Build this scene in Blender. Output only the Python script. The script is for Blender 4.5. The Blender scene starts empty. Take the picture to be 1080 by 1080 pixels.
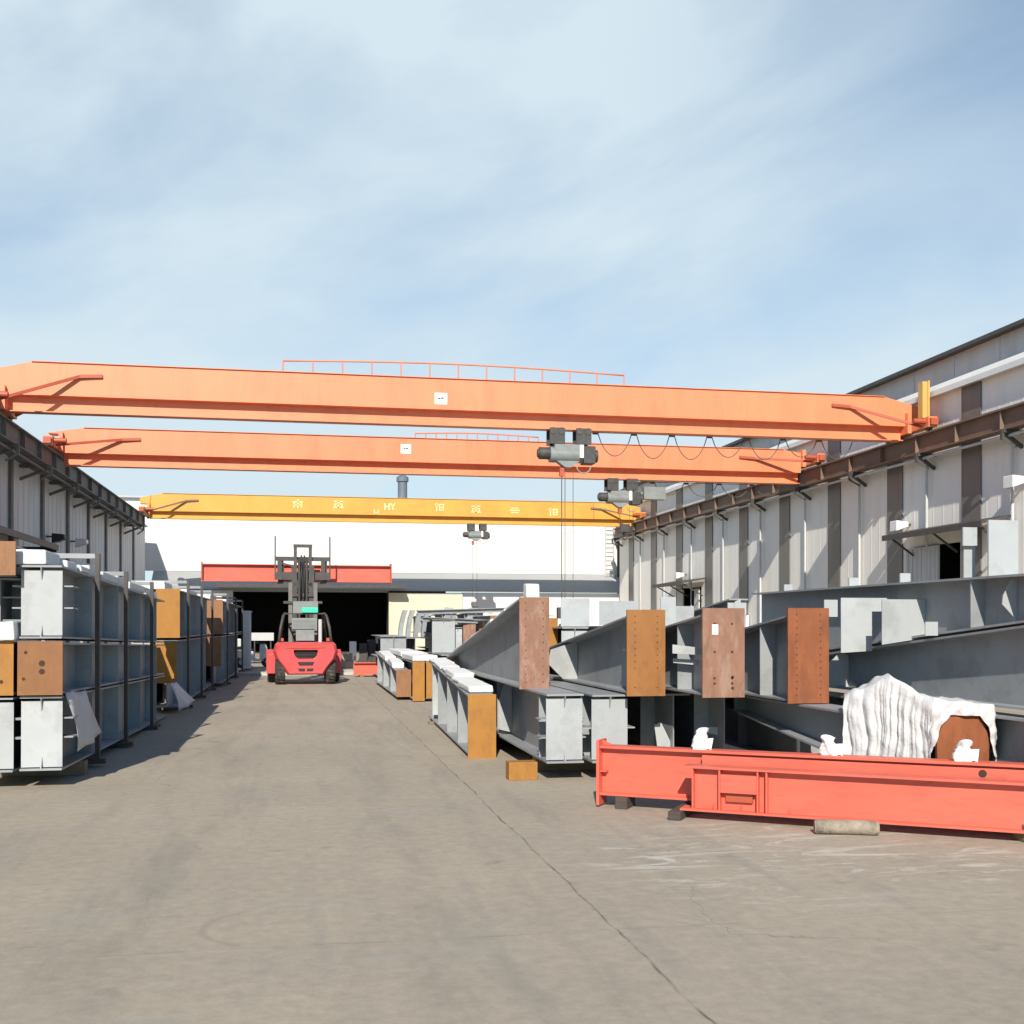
import bpy, bmesh, math, random
from mathutils import Vector, Matrix
random.seed(7)
R = math.radians

# ------------------------------------------------------------------ camera, sky, sun, exposure
scene = bpy.context.scene
C = scene.collection
F = 1180.0                       # focal length in photo pixels (photo 1080 x 1080)
YAW = math.atan(223.0 / F)
SN, CS = math.sin(YAW), math.cos(YAW)
EYE = 1.8
cam_d = bpy.data.cameras.new('camera')
cam = bpy.data.objects.new('camera', cam_d)
C.objects.link(cam)
cam.location = (0, 0, EYE)
cam.rotation_euler = (R(90), 0, -YAW)
cam_d.sensor_width = 36
cam_d.lens = F / 1080 * 36
cam_d.shift_y = 120 / 1080
cam_d.clip_end = 2000
scene.camera = cam

SUN = Vector((0.35, 1.5, -1.0)).normalized()          # the way the light travels
ELEV = math.asin(-SUN.z)
world = bpy.data.worlds.new('World')
scene.world = world
world.use_nodes = True
wn, wl = world.node_tree.nodes, world.node_tree.links
wn.clear()
w_out = wn.new('ShaderNodeOutputWorld')
w_bg = wn.new('ShaderNodeBackground')
w_bg.inputs['Strength'].default_value = 0.082
sky = wn.new('ShaderNodeTexSky')
sky.sky_type = 'NISHITA'
sky.sun_disc = False
sky.sun_elevation = ELEV
sky.sun_rotation = R(180 + 13.1)
sky.air_density = 1.0
sky.dust_density = 0.1
sky.ozone_density = 2.0
tc = wn.new('ShaderNodeTexCoord')
sep = wn.new('ShaderNodeSeparateXYZ')
wl.new(tc.outputs['Generated'], sep.inputs[0])
az = wn.new('ShaderNodeMath'); az.operation = 'ARCTAN2'
wl.new(sep.outputs['X'], az.inputs[0]); wl.new(sep.outputs['Y'], az.inputs[1])
el = wn.new('ShaderNodeMath'); el.operation = 'ARCSINE'
wl.new(sep.outputs['Z'], el.inputs[0])
comb = wn.new('ShaderNodeCombineXYZ')
wl.new(az.outputs[0], comb.inputs[0]); wl.new(el.outputs[0], comb.inputs[1])
wmap = wn.new('ShaderNodeMapping')
wmap.vector_type = 'TEXTURE'
wmap.inputs['Rotation'].default_value = (0, 0, R(17))
wmap.inputs['Scale'].default_value = (0.50, 0.19, 1)
wmap.inputs['Location'].default_value = (0.33, 0.21, 0)
wl.new(comb.outputs[0], wmap.inputs[0])
n1 = wn.new('ShaderNodeTexNoise')
n1.inputs['Scale'].default_value = 1.0
n1.inputs['Detail'].default_value = 6
n1.inputs['Roughness'].default_value = 0.52
n1.inputs['Distortion'].default_value = 0.35
wl.new(wmap.outputs[0], n1.inputs['Vector'])
cr = wn.new('ShaderNodeValToRGB')
cr.color_ramp.elements[0].position = 0.34
cr.color_ramp.elements[0].color = (0.56, 0.56, 0.56, 1)
cr.color_ramp.elements[1].position = 0.555
cr.color_ramp.elements[1].color = (0.98, 0.98, 0.98, 1)
wl.new(n1.outputs['Fac'], cr.inputs[0])
mixc = wn.new('ShaderNodeMixRGB')
mixc.inputs[2].default_value = (7.0, 8.35, 9.15, 1)      # thin cirrus (before the background strength)
# the veil of cirrus lies over the northern half of the sky, lower than about 50 degrees
vy = wn.new('ShaderNodeMapRange'); vy.interpolation_type = 'SMOOTHSTEP'
vy.inputs['From Min'].default_value = 0.15; vy.inputs['From Max'].default_value = 0.60
wl.new(sep.outputs['Y'], vy.inputs['Value'])
vz = wn.new('ShaderNodeMapRange'); vz.interpolation_type = 'SMOOTHSTEP'
vz.inputs['From Min'].default_value = 0.85; vz.inputs['From Max'].default_value = 0.55
wl.new(sep.outputs['Z'], vz.inputs['Value'])
vm = wn.new('ShaderNodeMath'); vm.operation = 'MULTIPLY'
wl.new(vy.outputs[0], vm.inputs[0]); wl.new(vz.outputs[0], vm.inputs[1])
vm2 = wn.new('ShaderNodeMath'); vm2.operation = 'MULTIPLY'
wl.new(vm.outputs[0], vm2.inputs[0]); wl.new(cr.outputs[0], vm2.inputs[1])
# the veil thins out towards the upper right, where bluer sky shows
bx = wn.new('ShaderNodeMapRange'); bx.interpolation_type = 'SMOOTHSTEP'
bx.inputs['From Min'].default_value = 0.22; bx.inputs['From Max'].default_value = 0.62
wl.new(sep.outputs['X'], bx.inputs['Value'])
bz = wn.new('ShaderNodeMapRange'); bz.interpolation_type = 'SMOOTHSTEP'
bz.inputs['From Min'].default_value = 0.28; bz.inputs['From Max'].default_value = 0.46
wl.new(sep.outputs['Z'], bz.inputs['Value'])
bm_ = wn.new('ShaderNodeMath'); bm_.operation = 'MULTIPLY'
wl.new(bx.outputs[0], bm_.inputs[0]); wl.new(bz.outputs[0], bm_.inputs[1])
bk = wn.new('ShaderNodeMath'); bk.operation = 'MULTIPLY_ADD'
bk.inputs[1].default_value = -0.72; bk.inputs[2].default_value = 1.0
wl.new(bm_.outputs[0], bk.inputs[0])
vm3 = wn.new('ShaderNodeMath'); vm3.operation = 'MULTIPLY'
wl.new(vm2.outputs[0], vm3.inputs[0]); wl.new(bk.outputs[0], vm3.inputs[1])
wl.new(vm3.outputs[0], mixc.inputs[0])
tint = wn.new('ShaderNodeMixRGB'); tint.blend_type = 'MULTIPLY'; tint.inputs[0].default_value = 1.0
tint.inputs[2].default_value = (0.84, 1.15, 1.30, 1)
wl.new(sky.outputs[0], tint.inputs[1])
wl.new(tint.outputs[0], mixc.inputs[1])
wl.new(mixc.outputs[0], w_bg.inputs['Color'])
wl.new(w_bg.outputs[0], w_out.inputs['Surface'])

sun_d = bpy.data.lights.new('sun', 'SUN')
sun_d.energy = 5.0
sun_d.angle = R(0.5)
sun_d.color = (1.0, 0.93, 0.82)
sun = bpy.data.objects.new('sun', sun_d)
C.objects.link(sun)
sun.rotation_euler = SUN.to_track_quat('-Z', 'Y').to_euler()
sun.location = (-20, -60, 50)

scene.view_settings.view_transform = 'Standard'
scene.view_settings.look = 'None'
scene.view_settings.exposure = 0.25
scene.view_settings.gamma = 1.0


# ------------------------------------------------------------------ photo pixel -> world point
def ray(px, py):
    u, v = (px - 540) / F, (660 - py) / F
    return Vector((SN + u * CS, CS - u * SN, v))


def at_depth(px, py, d):
    return Vector((0, 0, EYE)) + ray(px, py) * d


def at_y(px, py, Y):
    r = ray(px, py)
    return Vector((0, 0, EYE)) + r * (Y / r.y)


def at_x(px, py, X):
    r = ray(px, py)
    return Vector((0, 0, EYE)) + r * (X / r.x)


def ground_at(px, py, z=0.0):
    r = ray(px, py)
    return Vector((0, 0, EYE)) + r * ((z - EYE) / r.z)


# ------------------------------------------------------------------ materials
MATS = {}


def srgb(r, g, b):
    f = lambda c: (c / 255 / 12.92) if c / 255 <= 0.04045 else ((c / 255 + 0.055) / 1.055) ** 2.4
    return (f(r), f(g), f(b))


def mat(name, col, rough=0.5, var=0.12, scale=3.0, metal=0.0, bump=0.0, bscale=40, stain=None,
        stain_amt=0.0, stain_scale=1.2, stretch=(1, 1, 1), spec=0.5, emit=None, thresh=(0.5, 0.62), tone=0.0):
    m = bpy.data.materials.new(name)
    m.use_nodes = True
    nt = m.node_tree
    n, l = nt.nodes, nt.links
    b = n['Principled BSDF']
    b.inputs['Roughness'].default_value = rough
    b.inputs['Metallic'].default_value = metal
    b.inputs['Specular IOR Level'].default_value = spec
    tcn = n.new('ShaderNodeTexCoord')
    mp = n.new('ShaderNodeMapping')
    mp.inputs['Scale'].default_value = stretch
    oi = n.new('ShaderNodeObjectInfo')
    add = n.new('ShaderNodeVectorMath'); add.operation = 'ADD'
    mul = n.new('ShaderNodeVectorMath'); mul.operation = 'SCALE'
    comb_ = n.new('ShaderNodeCombineXYZ')
    for k in range(3):
        l.new(oi.outputs['Random'], comb_.inputs[k])
    l.new(comb_.outputs[0], mul.inputs[0]); mul.inputs['Scale'].default_value = 37.0
    l.new(tcn.outputs['Object'], add.inputs[0]); l.new(mul.outputs[0], add.inputs[1])
    l.new(add.outputs[0], mp.inputs[0])
    ns = n.new('ShaderNodeTexNoise')
    ns.inputs['Scale'].default_value = scale
    ns.inputs['Detail'].default_value = 6
    ns.inputs['Roughness'].default_value = 0.62
    l.new(mp.outputs[0], ns.inputs['Vector'])
    rp = n.new('ShaderNodeValToRGB')
    lo = [max(0, c * (1 - var)) for c in col]
    hi = [min(1, c * (1 + var)) for c in col]
    rp.color_ramp.elements[0].position = 0.3
    rp.color_ramp.elements[1].position = 0.7
    rp.color_ramp.elements[0].color = (*lo, 1)
    rp.color_ramp.elements[1].color = (*hi, 1)
    l.new(ns.outputs['Fac'], rp.inputs[0])
    out = rp.outputs[0]
    if stain is not None:
        n2 = n.new('ShaderNodeTexNoise')
        n2.inputs['Scale'].default_value = stain_scale
        n2.inputs['Detail'].default_value = 8
        n2.inputs['Roughness'].default_value = 0.7
        l.new(mp.outputs[0], n2.inputs['Vector'])
        r2 = n.new('ShaderNodeValToRGB')
        r2.color_ramp.elements[0].position = thresh[0]
        r2.color_ramp.elements[1].position = thresh[1]
        r2.color_ramp.elements[0].color = (0, 0, 0, 1)
        r2.color_ramp.elements[1].color = (stain_amt, stain_amt, stain_amt, 1)
        l.new(n2.outputs['Fac'], r2.inputs[0])
        mx = n.new('ShaderNodeMixRGB')
        mx.inputs[2].default_value = (*stain, 1)
        l.new(r2.outputs[0], mx.inputs[0]); l.new(out, mx.inputs[1])
        out = mx.outputs[0]
    if tone > 0:                                  # every piece has its own shade of paint
        tr = n.new('ShaderNodeMapRange')
        tr.inputs['To Min'].default_value = 1 - tone
        tr.inputs['To Max'].default_value = 1 + tone
        l.new(oi.outputs['Random'], tr.inputs['Value'])
        hs = n.new('ShaderNodeHueSaturation')
        l.new(tr.outputs[0], hs.inputs['Value']); l.new(out, hs.inputs['Color'])
        out = hs.outputs[0]
    l.new(out, b.inputs['Base Color'])
    rr = n.new('ShaderNodeMapRange')
    rr.inputs['To Min'].default_value = max(0.05, rough - 0.1)
    rr.inputs['To Max'].default_value = min(1, rough + 0.12)
    l.new(ns.outputs['Fac'], rr.inputs['Value']); l.new(rr.outputs[0], b.inputs['Roughness'])
    if bump > 0:
        nb = n.new('ShaderNodeTexNoise')
        nb.inputs['Scale'].default_value = bscale
        nb.inputs['Detail'].default_value = 4
        l.new(add.outputs[0], nb.inputs['Vector'])
        bp = n.new('ShaderNodeBump')
        bp.inputs['Strength'].default_value = bump
        bp.inputs['Distance'].default_value = 0.02
        l.new(nb.outputs['Fac'], bp.inputs['Height']); l.new(bp.outputs[0], b.inputs['Normal'])
    if emit:
        b.inputs['Emission Color'].default_value = (*emit[0], 1)
        b.inputs['Emission Strength'].default_value = emit[1]
    MATS[name] = m
    return m


mat('pale_paint', (0.395, 0.412, 0.415), 0.5, 0.06, 2.5, stain=(0.28, 0.285, 0.28), stain_amt=0.45, stain_scale=2.6, bump=0.05, bscale=8, tone=0.07)
mat('grey_paint_shaded', (0.285, 0.30, 0.308), 0.5, 0.07, 2.5, stain=(0.20, 0.20, 0.20), stain_amt=0.5, stain_scale=2.4, bump=0.05, bscale=8, tone=0.10)  # same girder paint as the end plates, darkened to carry the webs' shade
mat('brown_primer', (0.28, 0.135, 0.06), 0.7, 0.12, 5, stain=(0.18, 0.08, 0.04), stain_amt=0.45, stain_scale=4, stretch=(1.3, 1, 0.7), bump=0.1)
mat('tan_primer', (0.24, 0.105, 0.038), 0.7, 0.16, 5, stain=(0.34, 0.15, 0.03), stain_amt=0.5, stain_scale=2.5, stretch=(1.2, 1, 0.8), bump=0.08)
mat('ochre_primer', (0.30, 0.125, 0.032), 0.65, 0.10, 5, stain=(0.19, 0.075, 0.022), stain_amt=0.5, stain_scale=3.5, stretch=(1.3, 1, 0.7), bump=0.08)
mat('orange_primer', (0.36, 0.16, 0.026), 0.65, 0.08, 4, stain=(0.25, 0.105, 0.022), stain_amt=0.45, stain_scale=3.5, stretch=(1.4, 1, 0.7), bump=0.08)
mat('worn_primer', (0.255, 0.13, 0.083), 0.75, 0.2, 5, stain=(0.36, 0.24, 0.18), stain_amt=0.6, stain_scale=4, stretch=(1.7, 1, 0.6), bump=0.1)
mat('rust_primer', (0.255, 0.080, 0.028), 0.7, 0.14, 4, stain=(0.16, 0.05, 0.02), stain_amt=0.5, stain_scale=3, stretch=(2, 1, 0.8), bump=0.08)
mat('hole', (0.06, 0.03, 0.018), 0.9, 0.0)
mat('foam_white', (0.72, 0.72, 0.70), 0.85, 0.05, 6, bump=0.25, bscale=25)
mat('tarp_white', (0.57, 0.57, 0.565), 0.45, 0.10, 9, bump=0.4, bscale=24)
mat('crane_orange', (0.76, 0.245, 0.112), 0.45, 0.06, 0.8, stain=(0.52, 0.17, 0.08), stain_amt=0.30, stain_scale=1.1, stretch=(1.6, 1, 0.35))
mat('crane_yellow', (0.68, 0.335, 0.05), 0.45, 0.07, 0.8, stain=(0.55, 0.25, 0.04), stain_amt=0.35, stain_scale=0.6)
mat('crane_red', (0.42, 0.085, 0.04), 0.5, 0.1, 2)
mat('beam_red', (0.70, 0.135, 0.085), 0.42, 0.08, 2.2, stain=(0.40, 0.095, 0.07), stain_amt=0.55, stain_scale=7, stretch=(0.45, 1, 1.6), thresh=(0.50, 0.66), bump=0.04, bscale=6)
mat('truck_red', (0.64, 0.075, 0.075), 0.35, 0.08, 3, stain=(0.36, 0.10, 0.08), stain_amt=0.45, stain_scale=5)
mat('dark_steel', (0.055, 0.052, 0.05), 0.55, 0.2, 3, stain=(0.12, 0.09, 0.07), stain_amt=0.4, stain_scale=5)
mat('rail_steel', (0.19, 0.12, 0.085), 0.7, 0.2, 1.5, stain=(0.21, 0.15, 0.11), stain_amt=0.5, stain_scale=2)
mat('rail_grey', (0.17, 0.16, 0.15), 0.7, 0.2, 1.5, stain=(0.24, 0.22, 0.2), stain_amt=0.5, stain_scale=2)
mat('hoist_grey', (0.22, 0.24, 0.23), 0.5, 0.12, 4)
mat('black', (0.02, 0.02, 0.02), 0.6, 0.2, 4)
mat('rubber', (0.035, 0.033, 0.03), 0.85, 0.2, 8, stain=(0.17, 0.14, 0.11), stain_amt=0.6, stain_scale=5, bump=0.1)
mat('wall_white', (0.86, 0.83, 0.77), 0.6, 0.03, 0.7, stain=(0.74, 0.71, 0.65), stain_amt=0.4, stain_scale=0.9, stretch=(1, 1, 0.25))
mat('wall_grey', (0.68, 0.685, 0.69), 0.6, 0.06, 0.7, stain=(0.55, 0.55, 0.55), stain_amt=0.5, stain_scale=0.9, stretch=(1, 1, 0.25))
mat('parapet_grey', (0.52, 0.53, 0.525), 0.6, 0.06, 0.7, stain=(0.40, 0.41, 0.41), stain_amt=0.5, stain_scale=1.1, stretch=(1, 1, 0.3))
mat('strip_dark', (0.145, 0.143, 0.132), 0.45, 0.15, 1.0, stain=(0.10, 0.09, 0.075), stain_amt=0.6, stain_scale=1.2, stretch=(1, 1, 0.2))
mat('far_white', (0.70, 0.69, 0.665), 0.6, 0.03, 0.3, stain=(0.60, 0.585, 0.55), stain_amt=0.35, stain_scale=0.4, stretch=(1, 1, 0.3))
mat('far_cream', (0.60, 0.565, 0.43), 0.65, 0.04, 0.5, stain=(0.58, 0.53, 0.40), stain_amt=0.35, stain_scale=0.6)
mat('canopy_grey', (0.33, 0.34, 0.335), 0.6, 0.06, 0.4)
mat('trim_white', (0.72, 0.72, 0.70), 0.5, 0.04, 2)
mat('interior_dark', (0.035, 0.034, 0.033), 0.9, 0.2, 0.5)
mat('roof_metal', (0.42, 0.43, 0.44), 0.5, 0.06, 0.6)
mat('dark_timber', (0.07, 0.055, 0.045), 0.9, 0.25, 6, stretch=(1, 6, 6), bump=0.2)
mat('timber', (0.22, 0.165, 0.11), 0.85, 0.25, 6, stain=(0.17, 0.12, 0.08), stain_amt=0.6, stain_scale=5, stretch=(1, 6, 6), bump=0.2)
mat('bark', (0.30, 0.25, 0.19), 0.9, 0.25, 9, stain=(0.16, 0.13, 0.1), stain_amt=0.6, stain_scale=8, bump=0.5)
mat('block_stone', (0.38, 0.33, 0.28), 0.9, 0.15, 3, bump=0.2)
mat('sheet_grey', (0.52, 0.52, 0.54), 0.5, 0.08, 3, bump=0.2, bscale=10)
mat('lamp_white', (0.75, 0.75, 0.73), 0.4, 0.03)
mat('sign_white', (0.80, 0.78, 0.70), 0.5, 0.03)
mat('letter_pale', (0.84, 0.66, 0.33), 0.5, 0.03)
mat('rope', (0.10, 0.09, 0.08), 0.6, 0.1)
mat('rope_pale', (0.32, 0.30, 0.27), 0.6, 0.1)
mat('green_lamp', (0.05, 0.45, 0.30), 0.4, 0.05, emit=((0.05, 0.6, 0.38), 0.35))
mat('pipe_blue', (0.13, 0.16, 0.19), 0.5, 0.1, 1)
mat('kerb_concrete', (0.50, 0.47, 0.42), 0.9, 0.1, 2, bump=0.1)
mat('glass_dark', (0.03, 0.035, 0.04), 0.1, 0.1, 2)
mat('yellow_paint', (0.58, 0.36, 0.10), 0.5, 0.05)


def ground_mat():
    m = bpy.data.materials.new('yard_concrete')
    m.use_nodes = True
    n, l = m.node_tree.nodes, m.node_tree.links
    b = n['Principled BSDF']
    tcn = n.new('ShaderNodeTexCoord')

    def noise(scale, detail=6, rough=0.6, stretch=None, rot=0.0, dist=0.0):
        mp = n.new('ShaderNodeMapping')
        mp.inputs['Scale'].default_value = stretch or (1, 1, 1)
        mp.inputs['Rotation'].default_value = (0, 0, rot)
        l.new(tcn.outputs['Object'], mp.inputs[0])
        t = n.new('ShaderNodeTexNoise')
        t.inputs['Scale'].default_value = scale
        t.inputs['Detail'].default_value = detail
        t.inputs['Roughness'].default_value = rough
        t.inputs['Distortion'].default_value = dist
        l.new(mp.outputs[0], t.inputs['Vector'])
        return t.outputs['Fac']

    def ramp(fac, p0, p1, c0, c1):
        r = n.new('ShaderNodeValToRGB')
        r.color_ramp.elements[0].position = p0
        r.color_ramp.elements[1].position = p1
        r.color_ramp.elements[0].color = (*c0, 1)
        r.color_ramp.elements[1].color = (*c1, 1)
        l.new(fac, r.inputs[0])
        return r.outputs[0]

    def mix(fac, a, bcol, mode='MIX'):
        x = n.new('ShaderNodeMixRGB')
        x.blend_type = mode
        l.new(fac, x.inputs[0]) if not isinstance(fac, float) else setattr(x.inputs[0], 'default_value', fac)
        l.new(a, x.inputs[1])
        if isinstance(bcol, tuple):
            x.inputs[2].default_value = (*bcol, 1)
        else:
            l.new(bcol, x.inputs[2])
        return x.outputs[0]

    def math_(op, a, bb=None, clamp=False):
        x = n.new('ShaderNodeMath')
        x.operation = op
        x.use_clamp = clamp
        for k, v in enumerate((a, bb)):
            if v is None:
                continue
            if isinstance(v, (int, float)):
                x.inputs[k].default_value = v
            else:
                l.new(v, x.inputs[k])
        return x.outputs[0]

    base = ramp(noise(0.35, 8, 0.65), 0.32, 0.7, (0.345, 0.300, 0.235), (0.42, 0.362, 0.28))
    fine = ramp(noise(9, 8, 0.75), 0.25, 0.75, (0.78, 0.78, 0.78), (1.12, 1.12, 1.12))
    col = mix(1.0, base, fine, 'MULTIPLY')
    # streaks along the driving direction (tyre wear)
    col = mix(ramp(noise(1.0, 6, 0.65, (2.2, 0.22, 1), R(4)), 0.52, 0.72, (0, 0, 0), (0.5, 0.5, 0.5)), col, (0.22, 0.205, 0.18))
    # greyish dusty patches
    col = mix(ramp(noise(0.8, 7, 0.7, (0.6, 1.6, 1)), 0.55, 0.75, (0, 0, 0), (0.5, 0.5, 0.5)), col, (0.33, 0.315, 0.29))
    # dark oily blots
    col = mix(ramp(noise(1.7, 5, 0.6, None, 0, 0.4), 0.64, 0.74, (0, 0, 0), (0.45, 0.45, 0.45)), col, (0.16, 0.145, 0.125))
    sp = n.new('ShaderNodeSeparateXYZ')
    l.new(tcn.outputs['Object'], sp.inputs[0])
    X, Y = sp.outputs['X'], sp.outputs['Y']
    # tyre tracks of the forklift: dark rubbed bands running up the lane, broken and wandering
    for (x0, w_, amt, ws) in ((-0.75, 0.20, 0.30, 0.9), (0.95, 0.22, 0.28, 1.3), (-1.35, 0.14, 0.2, 1.8), (1.45, 0.10, 0.2, 2.3), (0.15, 0.16, 0.16, 2.9)):
        wv = math_('MULTIPLY', math_('SUBTRACT', noise(0.16, 3, 0.5, (0.3, 1, 1), ws), 0.5), 2.2)
        dd = math_('ABSOLUTE', math_('ADD', math_('SUBTRACT', X, x0), wv))
        band = math_('SUBTRACT', 1.0, math_('DIVIDE', dd, w_), True)
        band = math_('MULTIPLY', band, ramp(noise(1.3 + ws, 7, 0.7, (1.5, 0.5, 1)), 0.35, 0.62, (0, 0, 0), (1, 1, 1)))
        col = mix(math_('MULTIPLY', band, amt), col, (0.17, 0.15, 0.125))
    # small pale and dark grit
    col = mix(ramp(noise(60, 3, 0.6), 0.70, 0.74, (0, 0, 0), (0.5, 0.5, 0.5)), col, (0.16, 0.145, 0.12))
    col = mix(ramp(noise(47, 3, 0.6), 0.70, 0.75, (0, 0, 0), (0.4, 0.4, 0.4)), col, (0.50, 0.46, 0.39))
    # pale scrapes where beams are dragged, in front of the red beams
    ex = math_('DIVIDE', math_('SUBTRACT', X, 3.9), 2.2)
    ey = math_('DIVIDE', math_('SUBTRACT', Y, 8.2), 1.7)
    ell = math_('SUBTRACT', 1.0, math_('ADD', math_('MULTIPLY', ex, ex), math_('MULTIPLY', ey, ey)), True)
    ell = math_('MINIMUM', math_('MULTIPLY', ell, 1.6), 1.0)
    scr = ramp(noise(1.25, 9, 0.78, (0.75, 2.6, 1), R(-20), 1.3), 0.52, 0.62, (0, 0, 0), (0.85, 0.85, 0.85))
    col = mix(math_('MULTIPLY', ell, scr), col, (0.56, 0.52, 0.45))
    scr2 = ramp(noise(0.9, 8, 0.75, (0.5, 3.0, 1), R(10), 0.6), 0.66, 0.74, (0, 0, 0), (0.5, 0.5, 0.5))
    col = mix(scr2, col, (0.44, 0.41, 0.36))
    # saw-cut joints, wobbling a little, with ragged edges
    wob = math_('MULTIPLY', math_('SUBTRACT', noise(1.4, 4), 0.5), 0.10)
    wob2 = math_('MULTIPLY', math_('SUBTRACT', noise(0.9, 4), 0.5), 0.12)

    def joint(coord, period, off, w, wv):
        a = math_('ADD', math_('SUBTRACT', coord, off), wv)
        a = math_('DIVIDE', a, period)
        fr = math_('ABSOLUTE', math_('SUBTRACT', a, math_('ROUND', a)))
        dist = math_('MULTIPLY', fr, period)
        return math_('SUBTRACT', 1.0, math_('DIVIDE', dist, w), True)

    brk = ramp(noise(2.2, 5), 0.40, 0.62, (0.12, 0.15, 0.15), (1, 1, 1))
    jx = math_('MULTIPLY', math_('MULTIPLY', joint(X, 30.0, 1.84, 0.014, wob), 1.0, True), brk)
    col = mix(jx, col, (0.10, 0.09, 0.075))
    jy = math_('MULTIPLY', math_('MULTIPLY', joint(Y, 9.0, 6.4, 0.016, wob2), brk), 0.35)
    col = mix(jy, col, (0.13, 0.12, 0.10))
    vor = n.new('ShaderNodeTexVoronoi')
    vor.feature = 'DISTANCE_TO_EDGE'
    vor.inputs['Scale'].default_value = 0.24
    vadd = n.new('ShaderNodeVectorMath'); vadd.operation = 'MULTIPLY_ADD'
    vn = n.new('ShaderNodeTexNoise'); vn.inputs['Scale'].default_value = 0.9; vn.inputs['Detail'].default_value = 5
    l.new(tcn.outputs['Object'], vn.inputs['Vector'])
    l.new(vn.outputs['Color'], vadd.inputs[0]); vadd.inputs[1].default_value = (1.3, 1.3, 0); l.new(tcn.outputs['Object'], vadd.inputs[2])
    l.new(vadd.outputs[0], vor.inputs['Vector'])
    ck = math_('SUBTRACT', 1.0, math_('DIVIDE', vor.outputs['Distance'], 0.0022), True)
    ck = math_('MULTIPLY', ck, ramp(noise(0.5, 4), 0.5, 0.62, (0, 0, 0), (0.55, 0.55, 0.55)))
    col = mix(ck, col, (0.13, 0.115, 0.095))
    # faint curved tyre mark
    cx_, cy_ = math_('SUBTRACT', X, -0.15), math_('SUBTRACT', Y, 6.85)
    rad = math_('SQRT', math_('ADD', math_('MULTIPLY', cx_, cx_), math_('MULTIPLY', cy_, cy_)))
    ring = math_('SUBTRACT', 1.0, math_('DIVIDE', math_('ABSOLUTE', math_('SUBTRACT', rad, 0.42)), 0.035), True)
    side = math_('LESS_THAN', cx_, -0.18)
    col = mix(math_('MULTIPLY', math_('MULTIPLY', ring, side), 0.28), col, (0.15, 0.14, 0.12))
    l.new(col, b.inputs['Base Color'])
    b.inputs['Roughness'].default_value = 0.85
    b.inputs['Specular IOR Level'].default_value = 0.25
    bp = n.new('ShaderNodeBump')
    bp.inputs['Strength'].default_value = 0.35
    bp.inputs['Distance'].default_value = 0.01
    hb = math_('SUBTRACT', noise(30, 6, 0.75), math_('MULTIPLY', jx, 1.5))
    l.new(hb, bp.inputs['Height'])
    l.new(bp.outputs[0], b.inputs['Normal'])
    MATS['yard_concrete'] = m


ground_mat()


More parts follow.
